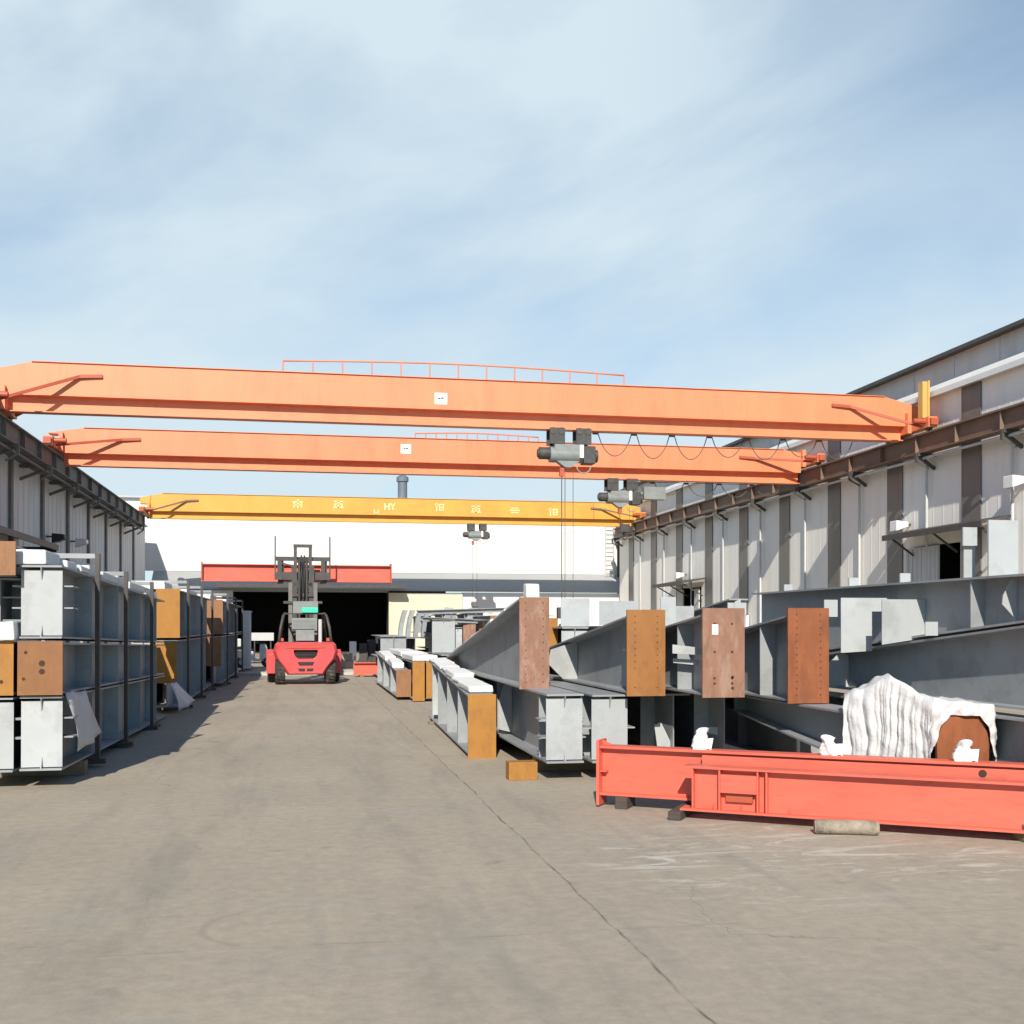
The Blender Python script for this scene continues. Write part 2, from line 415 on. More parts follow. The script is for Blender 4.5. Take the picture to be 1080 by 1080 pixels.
# ------------------------------------------------------------------ mesh building
class MB:
    """collects shapes and links them as ONE mesh object"""

    def __init__(self):
        self.v, self.f, self.mi, self.sm = [], [], [], []

    def add(self, verts, faces, mi=0, smooth=False):
        o = len(self.v)
        self.v += [Vector(p) for p in verts]
        for q in faces:
            self.f.append([o + i for i in q]); self.mi.append(mi); self.sm.append(smooth)
        return self

    def box(self, x0, x1, y0, y1, z0, z1, mi=0):
        v = [(x0, y0, z0), (x1, y0, z0), (x1, y1, z0), (x0, y1, z0), (x0, y0, z1), (x1, y0, z1), (x1, y1, z1), (x0, y1, z1)]
        return self.add(v, [(0, 3, 2, 1), (4, 5, 6, 7), (0, 1, 5, 4), (1, 2, 6, 5), (2, 3, 7, 6), (3, 0, 4, 7)], mi)

    def hexa(self, v, mi=0):
        return self.add(v, [(0, 3, 2, 1), (4, 5, 6, 7), (0, 1, 5, 4), (1, 2, 6, 5), (2, 3, 7, 6), (3, 0, 4, 7)], mi)

    def prism(self, poly, y0, y1, axis='y', mi=0):
        """polygon in the plane across the axis, extruded along it"""
        n = len(poly)
        if axis == 'y':
            a = [(p[0], y0, p[1]) for p in poly]; b = [(p[0], y1, p[1]) for p in poly]
        elif axis == 'x':
            a = [(y0, p[0], p[1]) for p in poly]; b = [(y1, p[0], p[1]) for p in poly]
        else:
            a = [(p[0], p[1], y0) for p in poly]; b = [(p[0], p[1], y1) for p in poly]
        fs = [tuple(range(n)), tuple(range(2 * n - 1, n - 1, -1))]
        fs += [(i, i + n, (i + 1) % n + n, (i + 1) % n) for i in range(n)]
        return self.add(a + b, fs, mi)

    def bar(self, p0, p1, w, h, mi=0, up=Vector((0, 0, 1))):
        p0, p1 = Vector(p0), Vector(p1)
        d = (p1 - p0).normalized()
        s = d.cross(up)
        if s.length < 1e-4:
            s = d.cross(Vector((0, 1, 0)))
        s.normalize()
        t = s.cross(d)
        q = []
        for p in (p0, p1):
            q += [p - s * w / 2 - t * h / 2, p + s * w / 2 - t * h / 2, p + s * w / 2 + t * h / 2, p - s * w / 2 + t * h / 2]
        return self.add(q, [(0, 1, 2, 3), (7, 6, 5, 4), (0, 4, 5, 1), (1, 5, 6, 2), (2, 6, 7, 3), (3, 7, 4, 0)], mi)

    def cyl(self, p0, p1, r0, r1=None, n=16, mi=0, cap=True):
        r1 = r0 if r1 is None else r1
        p0, p1 = Vector(p0), Vector(p1)
        d = (p1 - p0).normalized()
        s = d.orthogonal().normalized()
        t = d.cross(s)
        q = []
        for p, r in ((p0, r0), (p1, r1)):
            for k in range(n):
                a = 2 * math.pi * k / n
                q.append(p + (s * math.cos(a) + t * math.sin(a)) * r)
        self.add(q, [(k, (k + 1) % n, (k + 1) % n + n, k + n) for k in range(n)], mi, True)
        if cap:
            self.add(q[:n], [tuple(range(n - 1, -1, -1))], mi)
            self.add(q[n:], [tuple(range(n))], mi)
        return self

    def tube(self, pts, r, n=6, mi=0):
        pts = [Vector(p) for p in pts]
        rings = []
        for i, p in enumerate(pts):
            d = (pts[min(i + 1, len(pts) - 1)] - pts[max(i - 1, 0)]).normalized()
            s = d.cross(Vector((0, 1, 0.01)))
            if s.length < 1e-3:
                s = d.orthogonal()
            s.normalize()
            t = d.cross(s)
            rings.append([p + (s * math.cos(2 * math.pi * k / n) + t * math.sin(2 * math.pi * k / n)) * r for k in range(n)])
        q = [p for rg in rings for p in rg]
        fs = []
        for i in range(len(pts) - 1):
            for k in range(n):
                fs.append((i * n + k, i * n + (k + 1) % n, (i + 1) * n + (k + 1) % n, (i + 1) * n + k))
        fs += [tuple(range(n - 1, -1, -1)), tuple(range((len(pts) - 1) * n, len(pts) * n))]
        return self.add(q, fs, mi, True)

    def disc(self, c, nrm, r, n=10, mi=0):
        c, nrm = Vector(c), Vector(nrm).normalized()
        s = nrm.orthogonal().normalized()
        t = nrm.cross(s)
        return self.add([c + (s * math.cos(2 * math.pi * k / n) + t * math.sin(2 * math.pi * k / n)) * r for k in range(n)], [tuple(range(n))], mi)

    def build(self, name, mats, parent=None, loc=None, bevel=0.0, fix=True):
        me = bpy.data.meshes.new(name)
        me.from_pydata([tuple(p) for p in self.v], [], self.f)
        if isinstance(mats, str):
            mats = [mats]
        for m in mats:
            me.materials.append(MATS[m])
        for p, mi, s in zip(me.polygons, self.mi, self.sm):
            p.material_index = mi
            p.use_smooth = s
        if fix:
            bm = bmesh.new()
            bm.from_mesh(me)
            bmesh.ops.recalc_face_normals(bm, faces=bm.faces)
            bm.to_mesh(me)
            bm.free()
        me.update()
        o = bpy.data.objects.new(name, me)
        C.objects.link(o)
        if parent is not None:
            o.parent = parent
        if loc is not None:
            o.location = loc
        if bevel > 0:
            b = o.modifiers.new('bevel', 'BEVEL')
            b.width = bevel
            b.segments = 2
            b.limit_method = 'ANGLE'
        return o


def tag(o, label, cat, group=None):
    o['label'] = label
    o['category'] = cat
    if group:
        o['group'] = group
    return o


def thing(name, label, cat, loc=(0, 0, 0), rotz=0.0, group=None, pitch=0.0):
    o = bpy.data.objects.new(name, None)
    o.empty_display_size = 0.2
    C.objects.link(o)
    o.location = loc
    o.rotation_euler = (pitch, 0, rotz)
    return tag(o, label, cat, group)


def struct(o):
    o['kind'] = 'structure'
    return o


# ------------------------------------------------------------------ the setting: ground
g = MB()
g.add([(-400, -150, 0), (400, -150, 0), (400, 600, 0), (-400, 600, 0)], [(0, 1, 2, 3)])
struct(g.build('ground', 'yard_concrete'))
k = MB()
k.prism([(41.4, 0.0), (41.4, 0.09), (41.52, 0.12), (42.0, 0.12), (42.12, 0.0)], -3.4, 3.6, 'x')
struct(k.build('kerb', 'kerb_concrete'))

# ------------------------------------------------------------------ right shed
RX = 21.06
RT = 8.3
BAY = 4.67
strips = [32.36 + BAY * i for i in range(-1, 9)]
rs = thing('factory_shed', 'long pale shed on the right with white ribbed panels and dark vertical strips', 'shed', (RX, 40, 0))


def loc_shift(b, root):
    for p in b.v:
        p -= root.location
    return b


def wpart(b, name, mats, root, bevel=0.0):
    """part given in world coordinates, stored relative to an unrotated root"""
    loc_shift(b, root)
    return b.build(name, mats, root, bevel=bevel)


DOOR = (33.0, 35.75)      # big door of the right shed, y range
DOOR2 = (56.9, 60.6)      # far small door
b = MB()
ys = [8.0, DOOR[0], DOOR[1], DOOR2[0], DOOR2[1], 72.5]
for a, c in ((8.0, DOOR[0]), (DOOR[1], DOOR2[0]), (DOOR2[1], 72.5)):
    b.box(RX, RX + 0.25, a, c, 0, 9.5)
b.box(RX, RX + 0.25, DOOR[0], DOOR[1], 4.55, 9.5)
b.box(RX, RX + 0.25, DOOR2[0], DOOR2[1], 3.9, 9.5)
y = 8.2
while y < 72.4:
    z0 = 0
    if DOOR[0] - 0.1 < y < DOOR[1] + 0.1:
        z0 = 4.6
    if DOOR2[0] - 0.1 < y < DOOR2[1] + 0.1:
        z0 = 3.95
    if min(abs(y - s) for s in strips) > 0.56:
        b.prism([(y - 0.05, RX), (y - 0.02, RX - 0.005), (y + 0.02, RX - 0.005), (y + 0.05, RX)], z0, 9.5, 'z')
        # prism in (x,y): swap below
        for p in b.v[-8:]:
            p.x, p.y = p.y, p.x
    y += 0.60
b.box(RX + 0.25, RX + 14, 72.25, 72.5, 0, 10.4)
b.box(RX + 0.25, RX + 14, 8.0, 8.25, 0, 10.4)
wpart(b, 'wall', 'wall_white', rs)
for s in strips:
    b = MB()
    b.box(RX - 0.045, RX - 0.002, s - 0.52, s + 0.52, 0.3, 9.5)
    wpart(b, 'light_strip', 'strip_dark', rs)
for s in [q + BAY / 2 for q in strips[:-1]]:
    b = MB()
    b.cyl((RX - 0.12, s + 0.1, 0.1), (RX - 0.12, s + 0.1, 7.4), 0.05, n=8)
    wpart(b, 'downpipe', 'parapet_grey', rs)
b = MB()
b.prism([(RX - 0.32, 9.46), (RX - 0.32, 9.64), (RX - 0.04, 9.9), (RX + 0.2, 9.9), (RX + 0.2, 9.502), (RX - 0.04, 9.502)], 8.0, 72.6, 'y')
wpart(b, 'gutter', 'trim_white', rs)
b = MB()
b.box(RX + 0.1, RX + 0.3, 8.0, 72.6, 9.905, 10.72)
for i in range(26):
    b.box(RX + 0.08, RX + 0.1, 9 + i * 2.45, 9.06 + i * 2.45, 9.905, 10.7)
wpart(b, 'parapet', 'parapet_grey', rs)
b = MB()
b.prism([(RX - 0.28, 10.68), (RX - 0.28, 10.80), (RX + 14.2, 12.0), (RX + 14.2, 11.9), (RX + 0.3, 10.725), (RX - 0.2, 10.725)], 7.8, 72.8, 'y')
wpart(b, 'roof', 'dark_steel', rs)
# doorway interiors, sliding door, canopies
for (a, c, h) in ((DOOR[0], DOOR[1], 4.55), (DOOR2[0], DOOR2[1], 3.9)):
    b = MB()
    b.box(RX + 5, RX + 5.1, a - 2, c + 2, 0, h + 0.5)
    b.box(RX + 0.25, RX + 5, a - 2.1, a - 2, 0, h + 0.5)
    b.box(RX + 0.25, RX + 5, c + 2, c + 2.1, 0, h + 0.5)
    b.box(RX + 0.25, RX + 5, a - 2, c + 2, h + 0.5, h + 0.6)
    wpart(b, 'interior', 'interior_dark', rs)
b = MB()
b.box(RX - 0.14, RX - 0.06, 34.1, 36.1, 0.1, 4.5)
for i in range(7):
    b.box(RX - 0.16, RX - 0.14, 34.25 + i * 0.28, 34.29 + i * 0.28, 0.15, 4.45)
wpart(b, 'sliding_door', 'parapet_grey', rs)
b = MB()
b.box(RX - 0.12, RX - 0.05, 57.0, 57.7, 0.1, 3.8)
b.box(RX - 0.12, RX - 0.05, 59.5, 60.5, 0.1, 3.8)
wpart(b, 'door_leaf', 'parapet_grey', rs)
for (a, c, z, pr) in ((30.2, 35.9, 4.95, 1.1), (56.2, 61.2, 4.15, 1.3)):
    b = MB()
    b.hexa([(RX - pr, a, z - 0.1), (RX - 0.07, a, z + 0.12), (RX - 0.07, c, z + 0.12), (RX - pr, c, z - 0.1),
            (RX - pr, a, z - 0.03), (RX - 0.07, a, z + 0.2), (RX - 0.07, c, z + 0.2), (RX - pr, c, z - 0.03)])
    b.box(RX - pr - 0.04, RX - pr, a - 0.05, c + 0.05, z - 0.2, z - 0.01)
    cn = wpart(b, 'canopy', 'dark_steel', rs)
    for yy in (a + 0.3, (a + c) / 2, c - 0.3):
        b2 = MB()
        b2.bar((RX - pr + 0.1, yy, z - 0.12), (RX - 0.08, yy, z - 0.75), 0.06, 0.06)
        loc_shift(b2, rs)
        b2.build('canopy_strut', 'dark_steel', cn)
for s in (41.2, 45.6, 50.6):
    b = MB()
    b.box(RX - 0.25, RX - 0.07, s - 0.3, s + 0.2, 1.5, 2.3)
    b.box(RX - 0.27, RX - 0.25, s - 0.25, s + 0.15, 1.55, 2.25)
    wpart(b, 'switch_box', 'trim_white', rs, 0.01)


def runway(name, label, X, ztop, side, mat_, y0, y1, wallx, ys_br):
    """crane runway girder on wall brackets; side = direction of the wall (+1: wall at +x)"""
    rt = thing(name, label, 'crane rail', (X, (y0 + y1) / 2, ztop))
    b = MB()
    b.box(X - 0.17, X + 0.17, y0, y1, ztop - 0.70, ztop - 0.66)
    b.box(X - 0.17, X + 0.17, y0, y1, ztop - 0.10, ztop - 0.06)
    b.box(X - 0.02, X + 0.02, y0, y1, ztop - 0.66, ztop - 0.10)
    yy = y0 + 0.5
    while yy < y1:
        b.box(X - 0.15, X - 0.02, yy, yy + 0.02, ztop - 0.66, ztop - 0.10)
        b.box(X + 0.02, X + 0.15, yy, yy + 0.02, ztop - 0.66, ztop - 0.10)
        yy += 2.335
    wpart(b, 'runway_beam', mat_, rt)
    b = MB()
    b.box(X - 0.035, X + 0.035, y0, y1, ztop - 0.06, ztop)
    wpart(b, 'rail', 'rail_grey', rt)
    b = MB()
    b.cyl((X, y0, ztop - 0.86), (X, y1, ztop - 0.86), 0.05, n=8)
    wpart(b, 'conduit_pipe', 'parapet_grey' if side > 0 else 'rail_grey', rt)
    b = MB()
    b.box(min(X + side * 0.18, wallx - side * 0.05), max(X + side * 0.18, wallx - side * 0.05), y0, y1, ztop - 0.66, ztop - 0.64)
    wpart(b, 'shade_plate', mat_, rt)  # added plate from beam to wall, there to shade the wall below
    for yy in ys_br:
        b = MB()
        b.box(min(X - side * 0.25, wallx), max(X - side * 0.25, wallx), yy - 0.12, yy + 0.12, ztop - 0.80, ztop - 0.70)
        b.bar((X - side * 0.1, yy, ztop - 0.82), (wallx, yy, ztop - 1.2), 0.1, 0.1)
        b.bar((X - side * 0.24, yy - 0.05, ztop - 0.72), (X - side * 0.24, yy - 0.05, ztop - 1.0), 0.09, 0.09)
        b.bar((X - side * 0.24, yy - 0.05, ztop - 1.0), (X + side * 0.05, yy - 0.3, ztop - 1.25), 0.06, 0.06)
        wpart(b, 'bracket', 'dark_steel' if side > 0 else 'rail_grey', rt)
    return rt


runway('crane_runway', 'rusty brown crane rail along the right shed wall', 20.6, RT, 1, 'rail_steel', 8.5, 72.0, RX,
       [q + BAY / 2 - 0.2 for q in strips])

# ------------------------------------------------------------------ left shed
LX = -9.6
ls = thing('factory_shed', 'grey shaded shed on the left with vertical ribbed cladding', 'shed', (LX, 40, 0))
b = MB()
L_END = 73.3
LD = (24.0, 40.5)
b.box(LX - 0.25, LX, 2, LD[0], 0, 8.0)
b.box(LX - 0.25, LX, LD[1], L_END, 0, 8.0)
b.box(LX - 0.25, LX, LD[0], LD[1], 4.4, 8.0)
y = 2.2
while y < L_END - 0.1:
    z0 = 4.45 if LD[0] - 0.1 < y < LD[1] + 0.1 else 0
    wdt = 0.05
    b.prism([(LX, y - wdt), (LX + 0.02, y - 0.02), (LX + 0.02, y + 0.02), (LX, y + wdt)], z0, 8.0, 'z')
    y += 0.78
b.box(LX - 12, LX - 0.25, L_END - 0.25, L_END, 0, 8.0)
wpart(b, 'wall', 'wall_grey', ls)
for i in range(13):
    b = MB()
    yy = 12.0 + i * BAY
    b.box(LX + 0.002, LX + 0.10, yy - 0.16, yy + 0.16, 4.45 if LD[0] < yy < LD[1] else 0, 7.9)
    wpart(b, 'column', 'rail_grey', ls)
b = MB()
b.prism([(LX - 0.3, 8.0), (LX + 0.15, 8.0), (LX + 0.15, 8.1), (LX - 12, 8.9), (LX - 12, 8.8)], 2, L_END + 0.2, 'y')
wpart(b, 'roof', 'roof_metal', ls)
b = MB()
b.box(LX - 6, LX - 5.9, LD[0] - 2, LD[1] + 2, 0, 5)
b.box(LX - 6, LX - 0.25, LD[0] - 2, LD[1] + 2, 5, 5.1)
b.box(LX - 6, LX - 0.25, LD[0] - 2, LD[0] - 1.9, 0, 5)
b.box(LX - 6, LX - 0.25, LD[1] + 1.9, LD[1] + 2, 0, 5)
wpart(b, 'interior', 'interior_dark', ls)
b = MB()
b.hexa([(LX + 0.04, 23, 4.82), (LX + 1.25, 23, 4.50), (LX + 1.25, 41.2, 4.50), (LX + 0.04, 41.2, 4.82),
        (LX + 0.04, 23, 4.90), (LX + 1.25, 23, 4.58), (LX + 1.25, 41.2, 4.58), (LX + 0.04, 41.2, 4.90)])
b.box(LX + 1.25, LX + 1.31, 22.9, 41.3, 4.42, 4.62)
b.box(LX + 0.05, LX + 1.25, 41.2, 41.26, 4.36, 4.54)
wpart(b, 'canopy', 'dark_steel', ls)
runway('crane_runway', 'grey crane rail along the shaded left shed wall', -8.8, 8.1, -1, 'rail_grey', 2.5, 66.2, LX,
       [12.0 + i * BAY + 1.4 for i in range(12)])


def flood_lamp(label, p, dirx, pale):
    t = thing('flood_lamp', label, 'lamp', p, 0, 'flood lamps on the shed walls')
    b = MB()
    b.box(min(0, -dirx * 0.5), max(0, -dirx * 0.5), -0.03, 0.03, -0.03, 0.03)
    b.build('lamp_arm', 'dark_steel', t)
    b = MB()
    b.prism([(-0.22, -0.26), (0.24, -0.10), (0.24, 0.08), (-0.22, 0.12)], -0.24, 0.24, 'y')
    b.build('lamp_housing', 'lamp_white' if pale else 'black', t, bevel=0.03)
    b = MB()
    b.add([(-0.20, -0.2, -0.262), (0.2, -0.2, -0.125), (0.2, 0.2, -0.125), (-0.20, 0.2, -0.262)], [(0, 1, 2, 3)])
    b.build('lamp_glass', 'glass_dark' if not pale else 'lamp_white', t)


flood_lamp('dark flood lamp over the end of the left shed canopy', at_x(62, 566, LX + 0.45), 1, False)
flood_lamp('pale flood lamp on the grey left shed wall past the canopy', at_x(86, 571, LX + 0.45), 1, True)
flood_lamp('white flood lamp high on the right shed wall near the frame edge', at_x(1070, 506, RX - 0.45), -1, True)
flood_lamp('small flood lamp above the far canopy of the right shed', at_x(716, 606, RX - 0.45), -1, True)
flood_lamp('pale flood lamp beside the near canopy of the right shed', at_x(948, 553, RX - 0.45), -1, True)

# ------------------------------------------------------------------ far building across the end of the yard
FY = 75.0
fb = thing('factory_hall', 'white hall across the far end of the yard with a wide dark doorway', 'hall', (5, FY, 0))
b = MB()
b.box(-14, 26, FY, FY + 0.3, 5.35, 10.0)
for i in range(24):
    b.box(-13 + i * 1.6, -12.96 + i * 1.6, FY - 0.015, FY, 5.35, 9.95)
b.box(-14, 26, FY - 0.02, FY, 8.2, 8.23)
wpart(b, 'upper_wall', 'far_white', fb)
dl, dr = at_y(247, 660, FY).x, at_y(408, 660, FY).x
b = MB()
b.box(-14, dl, FY - 1.5, FY - 1.3, 0, 4.1)
wpart(b, 'lower_wall', 'far_white', fb)
cr_x = at_y(484, 660, FY).x
b = MB()
b.box(dr, cr_x, FY - 1.75, FY - 1.3, 0, 3.95)
b.box(dr, dr + 0.12, FY - 1.79, FY - 1.75, 0, 3.95)
wpart(b, 'porch_wall', 'far_cream', fb)
b = MB()
b.box(cr_x, 26, FY - 1.5, FY - 1.3, 0, 4.0)
wpart(b, 'lower_wall', 'far_white', fb)
b = MB()
b.box(dl, dr, FY - 1.5, FY - 1.3, 3.98, 4.1)
wpart(b, 'lintel', 'canopy_grey', fb)
b = MB()
b.hexa([(-9.3, FY - 1.6, 4.12), (24, FY - 1.6, 4.02), (24, FY - 0.02, 5.15), (-9.3, FY - 0.02, 5.15),
        (-9.3, FY - 1.6, 4.22), (24, FY - 1.6, 4.12), (24, FY - 0.02, 5.33), (-9.3, FY - 0.02, 5.33)])
wpart(b, 'lean_to_roof', 'canopy_grey', fb)
b = MB()
b.box(dl - 0.9, dr + 1.0, FY - 3.0, FY - 1.62, 4.27, 4.36)
b.box(dl - 0.9, dr + 1.0, FY - 3.06, FY - 3.0, 4.22, 4.42)
wpart(b, 'door_awning', 'dark_steel', fb)
b = MB()
b.box(dl - 3.2, dl, FY - 1.58, FY - 1.51, 3.75, 4.05)
b.box(dl - 0.14, dl, FY - 1.58, FY - 1.51, 0, 3.75)
wpart(b, 'door_frame', 'trim_white', fb)
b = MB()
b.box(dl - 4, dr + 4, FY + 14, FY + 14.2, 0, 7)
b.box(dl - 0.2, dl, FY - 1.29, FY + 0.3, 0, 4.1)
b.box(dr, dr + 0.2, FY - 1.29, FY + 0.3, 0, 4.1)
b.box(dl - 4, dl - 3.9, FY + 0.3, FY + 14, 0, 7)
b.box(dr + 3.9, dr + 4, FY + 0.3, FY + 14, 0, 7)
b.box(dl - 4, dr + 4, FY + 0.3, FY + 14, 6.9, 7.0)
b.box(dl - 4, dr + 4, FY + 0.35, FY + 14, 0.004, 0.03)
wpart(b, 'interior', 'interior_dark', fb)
b = MB()
b.prism([(FY - 0.3, 10.0), (FY - 0.3, 10.12), (FY + 18, 11.4), (FY + 18, 11.25), (FY + 0.3, 10.0)], -14.2, 26.2, 'x')
wpart(b, 'roof', 'roof_metal', fb)
b = MB()
lad = at_y(643, 600, FY - 0.3)
for q in (-0.3, 0.3):
    b.cyl((lad.x + q, FY - 0.3, 5.2), (lad.x + q, FY - 0.3, 10.0), 0.04, n=6)
for i in range(16):
    b.cyl((lad.x - 0.3, FY - 0.3, 5.3 + i * 0.3), (lad.x + 0.3, FY - 0.3, 5.3 + i * 0.3), 0.025, n=6)
wpart(b, 'ladder', 'parapet_grey', fb)
b = MB()
b.cyl((lad.x + 0.65, FY - 0.2, 0.1), (lad.x + 0.65, FY - 0.2, 9.9), 0.09, n=8)
wpart(b, 'downpipe', 'dark_steel', fb)

vp = at_y(424.5, 526, FY + 2)
vt = thing('vent_pipe', 'dark blue grey vent pipe with a cap on the far hall roof', 'vent', (vp.x, FY + 2, 10.15))
b = MB(); b.cyl((0, 0, 0), (0, 0, 1.55), 0.33, n=18); b.build('pipe', 'pipe_blue', vt)
b = MB(); b.cyl((0, 0, 1.55), (0, 0, 1.85), 0.42, 0.42, n=18); b.cyl((0, 0, 1.85), (0, 0, 2.0), 0.42, 0.2, n=18)
b.build('cap', 'pipe_blue', vt)


# ------------------------------------------------------------------ steel girders
def girder(label, loc, L, zt=(0.8, 0.8), zb=(0, 0), bw=0.44, rotz=0.0, pitch=0.0, plate=None, stiff=(), gus=(), tf=0.022,
           mat_='grey_paint_shaded', group=None, far_plate=False, ribs=(), cat='steel girder', cleats=()):
    """welded I girder, near end at the origin, running along +y; zt/zb = top/bottom height at the two ends"""
    t = thing('steel_girder', label, cat, loc, rotz, group, pitch)
    Z = lambda pr, y: pr[0] + (pr[1] - pr[0]) * y / L
    h = bw / 2
    for nm, pr, sgn in (('top_flange', zt, -1), ('bottom_flange', zb, 1)):
        b = MB()
        a0, a1 = sorted((pr[0], pr[0] + sgn * tf)); c0, c1 = sorted((pr[1], pr[1] + sgn * tf))
        b.hexa([(-h, 0, a0), (h, 0, a0), (h, L, c0), (-h, L, c0), (-h, 0, a1), (h, 0, a1), (h, L, c1), (-h, L, c1)])
        b.build(nm, mat_, t)
    plate_m = 'pale_paint' if mat_ == 'grey_paint_shaded' else mat_
    b = MB()
    w = 0.008
    y0 = 0.07 if plate and plate[0] == 'inset' else 0.0
    e = tf
    b.hexa([(-w, y0, Z(zb, y0) + e), (w, y0, Z(zb, y0) + e), (w, L, zb[1] + e), (-w, L, zb[1] + e),
            (-w, y0, Z(zt, y0) - e), (w, y0, Z(zt, y0) - e), (w, L, zt[1] - e), (-w, L, zt[1] - e)])
    b.build('web', mat_, t)
    for y in stiff:
        for s in (-1, 1):
            b = MB()
            x0, x1 = sorted((s * 0.009, s * (h - 0.012)))
            b.box(x0, x1, y - 0.007, y + 0.007, Z(zb, y) + e, Z(zt, y) - e)
            b.build('stiffener', mat_, t)
    for (y, zf, ln) in ribs:                     # short horizontal ribs sticking out beside the end plate
        zz = zb[0] + (zt[0] - zb[0]) * zf
        for s in (-1, 1):
            b = MB()
            x0, x1 = sorted((s * 0.009, s * (h + ln)))
            b.box(x0, x1, y + 0.05, y + 0.35, zz - 0.008, zz + 0.008)
            b.build('rib', mat_, t)
    if plate:
        kind = plate[0]
        if kind == 'inset':                      # grey plate set back between the flanges, with web stubs top and bottom
            b = MB()
            g_ = 0.03
            z0, z1 = zb[0] + e, zt[0] - e
            b.box(-h + 0.004, h - 0.004, 0.055, 0.07, z0 + 0.012, z1 - g_)
            b.build('end_plate', plate_m, t)
            b = MB()
            b.prism([(-0.0, z1), (0.055, z1), (0.055, z1 - 0.14)], -0.006, 0.006, 'x')
            b.prism([(-0.0, z0), (0.055, z0), (0.055, z0 + 0.13)], -0.006, 0.006, 'x')
            b.build('web_stub', mat_, t)
        else:
            _, m_, pw, z0, z1, holes = plate
            b = MB()
            b.box(-pw / 2, pw / 2, -0.03, -0.001, z0, z1)
            rr = random.Random(int(1000 * (loc[0] + 7 * loc[1] + 13 * loc[2])))
            for (hx, hz, hr) in holes:
                b.disc((hx, -0.0325, hz), (0, -1, 0), hr * rr.uniform(0.9, 1.1), 8, 1)
            o = b.build('end_plate', [m_, 'hole'], t, bevel=0.0)
    for (y, pts) in gus:                         # plates standing square off the web (x outwards, z up)
        b = MB()
        b.prism(pts, y - 0.006, y + 0.006, 'y')
        b.build('gusset_plate', plate_m, t)
    for (x0, x1, y, z0, z1) in cleats:           # plates standing on the top flange
        b = MB()
        b.box(x0, x1, y - 0.012, y + 0.012, z0, z1)
        b.build('cleat', plate_m, t)
    return t


def hole_rows(w, z0, z1, n, r=0.011, cols=2, skip=()):
    o = []
    for c in range(cols):
        x = -w * 0.29 + c * (w * 0.58 / max(1, cols - 1))
        for i in range(n):
            if i in skip:
                continue
            o.append((x, z0 + 0.07 + (z1 - z0 - 0.14) * i / (n - 1), r))
    return o


def foam(label, x0, x1, y0, y1, z0, z1, group, tilt=0.0):
    b = MB()
    cx, cy = (x0 + x1) / 2, (y0 + y1) / 2
    hx, hy = (x1 - x0) / 2, (y1 - y0) / 2
    j = lambda: random.uniform(-0.012, 0.012)
    q = []
    for z in (0, z1 - z0):
        for sx, sy in ((-1, -1), (1, -1), (1, 1), (-1, 1)):
            q.append((sx * hx + j(), sy * hy + j(), z + (j() if z else 0)))
    b.hexa(q)
    o = b.build('foam_pad', 'foam_white', None, loc=(cx, cy, z0), bevel=0.02)
    o.rotation_euler = (tilt, 0, random.uniform(-0.05, 0.05))
    tag(o, label, 'foam pad', group)
    return o


def bearer(label, x0, x1, y, w=0.16, h=0.14, group='timber bearers under the girder stacks', z=0.0):
    b = MB()
    b.box(-(x1 - x0) / 2, (x1 - x0) / 2, -w / 2, w / 2, 0, h)
    o = b.build('timber_bearer', 'timber', None, loc=((x0 + x1) / 2, y, z), bevel=0.008)
    o.rotation_euler = (0, 0, random.uniform(-0.02, 0.02))
    tag(o, label, 'timber', group)


# ---- left near stack (two columns, three layers)
LG = 'girders stacked on the left'
PT = R(-1.1)
AX, BX, LY = -2.82, -3.33, 13.1
ST = (1.9, 4.0, 6.3, 8.4)
girder('grey girder with a pale end plate, top of the nearest left stack', (AX, LY, 1.66), 9.6, (0.81, 0.81), plate=('inset',), stiff=ST, ribs=((0.05, 0.72, 0.10), (0.05, 0.42, 0.10)), group=LG, pitch=PT)
girder('girder with a brown square end plate, middle of the nearest left stack', (AX, LY, 1.045), 9.5, (0.57, 0.57), plate=('plate', 'tan_primer', 0.47, -0.01, 0.585, [(-0.15, 0.46, 0.02), (-0.17, 0.17, 0.02), (0.02, 0.34, 0.035), (0.02, 0.25, 0.03)]), stiff=ST, group=LG, pitch=PT)
girder('grey girder with a pale end plate, bottom of the nearest left stack', (AX, LY, 0.2), 9.6, (0.82, 0.82), plate=('inset',), stiff=ST, ribs=((0.05, 0.70, 0.10), (0.05, 0.44, 0.10)), group=LG, pitch=PT)
girder('small girder with a brown end plate, topmost at the left frame edge', (BX + 0.02, LY - 0.1, 2.36), 8.0, (0.34, 0.34), bw=0.4, plate=('plate', 'brown_primer', 0.52, -0.01, 0.36, []), stiff=(2, 4), group=LG, pitch=PT)
girder('grey girder without an end plate in the dark gap at the left frame edge', (BX, LY + 0.35, 1.66), 9.2, (0.68, 0.68), stiff=(0.5, 3, 5), ribs=((0.0, 0.68, 0.04), (0.0, 0.3, 0.04)), group=LG, pitch=PT)
girder('girder with a bright orange end plate at the left frame edge', (BX, LY, 1.045), 9.2, (0.58, 0.58), plate=('plate', 'orange_primer', 0.47, -0.01, 0.59, [(0.11, 0.14, 0.02)]), stiff=ST, group=LG, pitch=PT)
girder('grey girder with a pale end plate, bottom at the left frame edge', (BX, LY, 0.19), 9.2, (0.82, 0.82), plate=('inset',), ribs=((0.05, 0.70, 0.08), (0.05, 0.44, 0.08)), stiff=ST, group=LG, pitch=PT)
bearer('long timber bearer under the front of the nearest left stack', -4.4, -2.55, 14.3, 0.18, 0.17)
bearer('long timber bearer under the middle of the nearest left stack', -4.4, -2.5, 17.6, 0.18, 0.10)
bearer('long timber bearer under the rear of the nearest left stack', -4.4, -2.45, 20.8, 0.18, 0.05)


